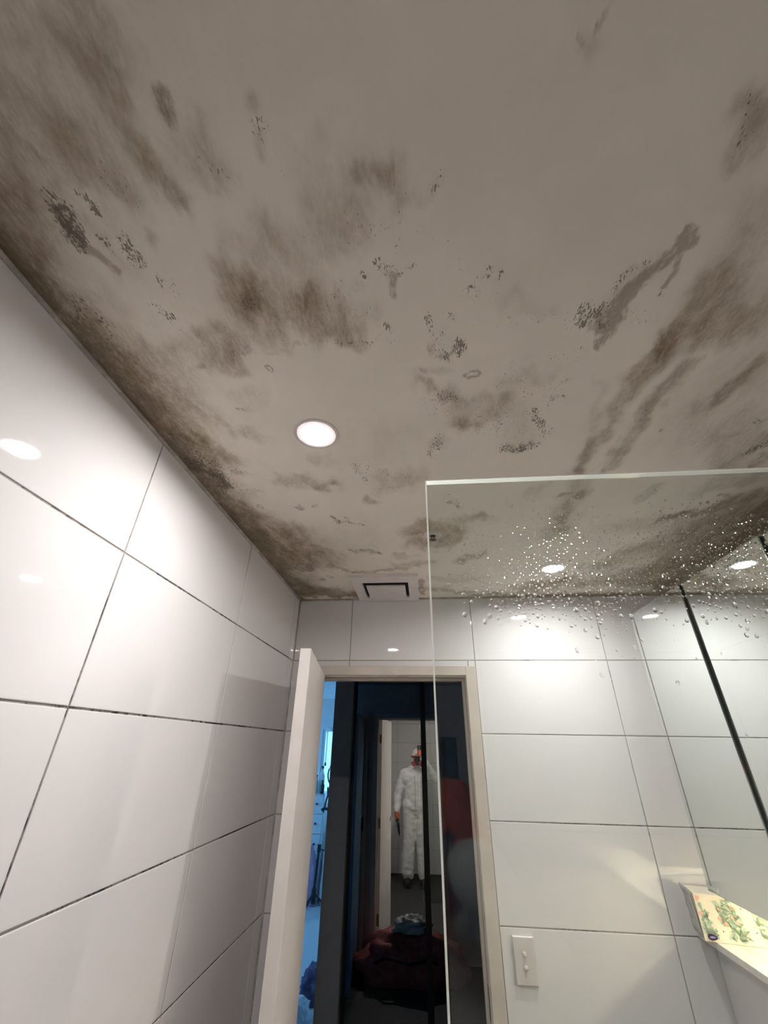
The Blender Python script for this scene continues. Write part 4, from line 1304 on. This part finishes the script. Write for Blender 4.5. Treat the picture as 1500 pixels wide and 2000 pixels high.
for s in (-1, 1):
    bm = bmesh.new()
    c = S_((-.068 + s * .046, -.170, 1.515)); n = Vector((s * 0.75, 0.6, -0.25)).normalized()
    tube(bm, [c, c + n * 0.03], [0.034, 0.036], 20)
    obj('filter', bm, 'filter_pink', mk)
bm = bmesh.new()
tube(bm, [S_((-.110, -.1865, z)) for z in (0.92, 1.05, 1.2, 1.35)], 0.004, 6)
obj('zip', bm, 'film', body)
# boots
for ax, ay in ((-.235, -.33), (.0, -.30)):
    bm = bmesh.new()
    capsule(bm, S_((ax, ay, .16)), S_((ax, ay, .075)), .058, .060, 14)
    capsule(bm, S_((ax, ay - .03, .058)), S_((ax - .005, ay + .15, .050)), .055, .046, 14, (1.0, 1.0))
    box(bm, *[v for v in (ax + SH.x - .05 - PB.x, ax + SH.x + .048 - PB.x, ay - .085 - PB.y, ay + .19 - PB.y, 0.0, 0.03)])
    me = remesh(bm, 0.008, 3)
    zmin = min(v.co.z for v in me.vertices)
    for v in me.vertices:
        v.co.z -= zmin
    link('boot', me, 'boot', body, True)
# phone
ph = thing('phone', 'black phone held up in an orange glove', 'phone', PH(0.018, -0.128, -0.0125))
ph.rotation_euler = Matrix((CAM_R, CAM_U, -CAM_F)).transposed().to_euler()
obj('phone_body', boxbm(-.037, .037, -.0, .152, -.004, .004), 'black_plastic', ph, bevel=0.003, segs=3)
obj('screen', boxbm(-.034, .034, .004, .148, .0041, .0046), 'lens', ph)
obj('camera_bump', boxbm(-.033, .0, .112, .146, -.0058, -.0041), 'black_plastic', ph, bevel=0.0008)
# gloved hands
def chain(bm, pts, r0, r1):
    n = len(pts) - 1
    for i in range(n):
        capsule(bm, pts[i], pts[i + 1], r0 + (r1 - r0) * i / n, r0 + (r1 - r0) * (i + 1) / n, 10)
bm = bmesh.new()
capsule(bm, L_(PH(.076, -.165, -.032)), L_(PH(.066, -.135, -.026)), .030, .032, 12)
capsule(bm, L_(PH(.064, -.145, -.026)), L_(PH(.062, -.085, -.022)), .024, .022, 12)
capsule(bm, L_(PH(.066, -.13, -.02)), L_(PH(.062, -.075, -.016)), .020, .018, 12)
for k, (u, ln) in enumerate(((-.070, .050), (-.091, .056), (-.112, .052), (-.132, .040))):
    b0 = PH(.062, u, -.012)
    chain(bm, [L_(b0), L_(PH(.056, u + .001, .004)), L_(PH(.030, u + .003, .0065)), L_(PH(.056 - ln - .008, u + .004, .004))], .0105, .0082)
chain(bm, [L_(PH(.062, -.125, -.034)), L_(PH(.045, -.100, -.036)), L_(PH(.022, -.078, -.030))], .0135, .0095)
link('glove', remesh(bm, 0.0042, 2), 'glove', body, True)
bm = bmesh.new()
W2 = Vector((-.352, -.262, .875))
capsule(bm, L_(W2 + Vector((0, 0, .02))), L_(W2 + Vector((0, .008, -.04))), .036, .036, 12)
capsule(bm, L_(W2 + Vector((-.004, .006, -.03))), L_(W2 + Vector((-.004, .020, -.085))), .036, .032, 12, (0.62, 1.0), (0, 1, 0))
for k in range(4):
    y = .040 - .021 * k
    s0 = W2 + Vector((-.012, y, -.085 - .006 * (1.5 - abs(k - 1.5))))
    chain(bm, [L_(s0), L_(s0 + Vector((.006, .002, -.032))), L_(s0 + Vector((.034, .002, -.040))), L_(s0 + Vector((.042, .0, -.016)))], .0105, .0082)
chain(bm, [L_(W2 + Vector((.004, .038, -.045))), L_(W2 + Vector((.022, .056, -.075))), L_(W2 + Vector((.034, .050, -.098)))], .0125, .009)
link('glove', remesh(bm, 0.0042, 2), 'glove', body, True)
# black hand tool in the lowered hand
tc = W2 + Vector((.016, .014, -.100))
ht = thing('hand_tool', 'black hand tool held pointing down in the lowered orange glove', 'tool', tc)
bm = bmesh.new(); tube(bm, [(0, .075, .012), (0, .03, .004), (0, -.05, -.006), (0, -.062, -.008)], [.012, .014, .014, .010], 12); obj('handle', bm, 'black_plastic', ht, True)
bm = bmesh.new(); tube(bm, [(0, .068, .0), (.012, .062, -.06), (.022, .05, -.15), (.030, .045, -.20)], [.016, .022, .016, .005], 12); obj('nozzle', bm, 'black_plastic', ht, True)
bm = bmesh.new(); tube(bm, [(-.004, .075, .012), (-.03, .11, .004)], [.012, .010], 10); obj('trigger_head', bm, 'black_plastic', ht, True)
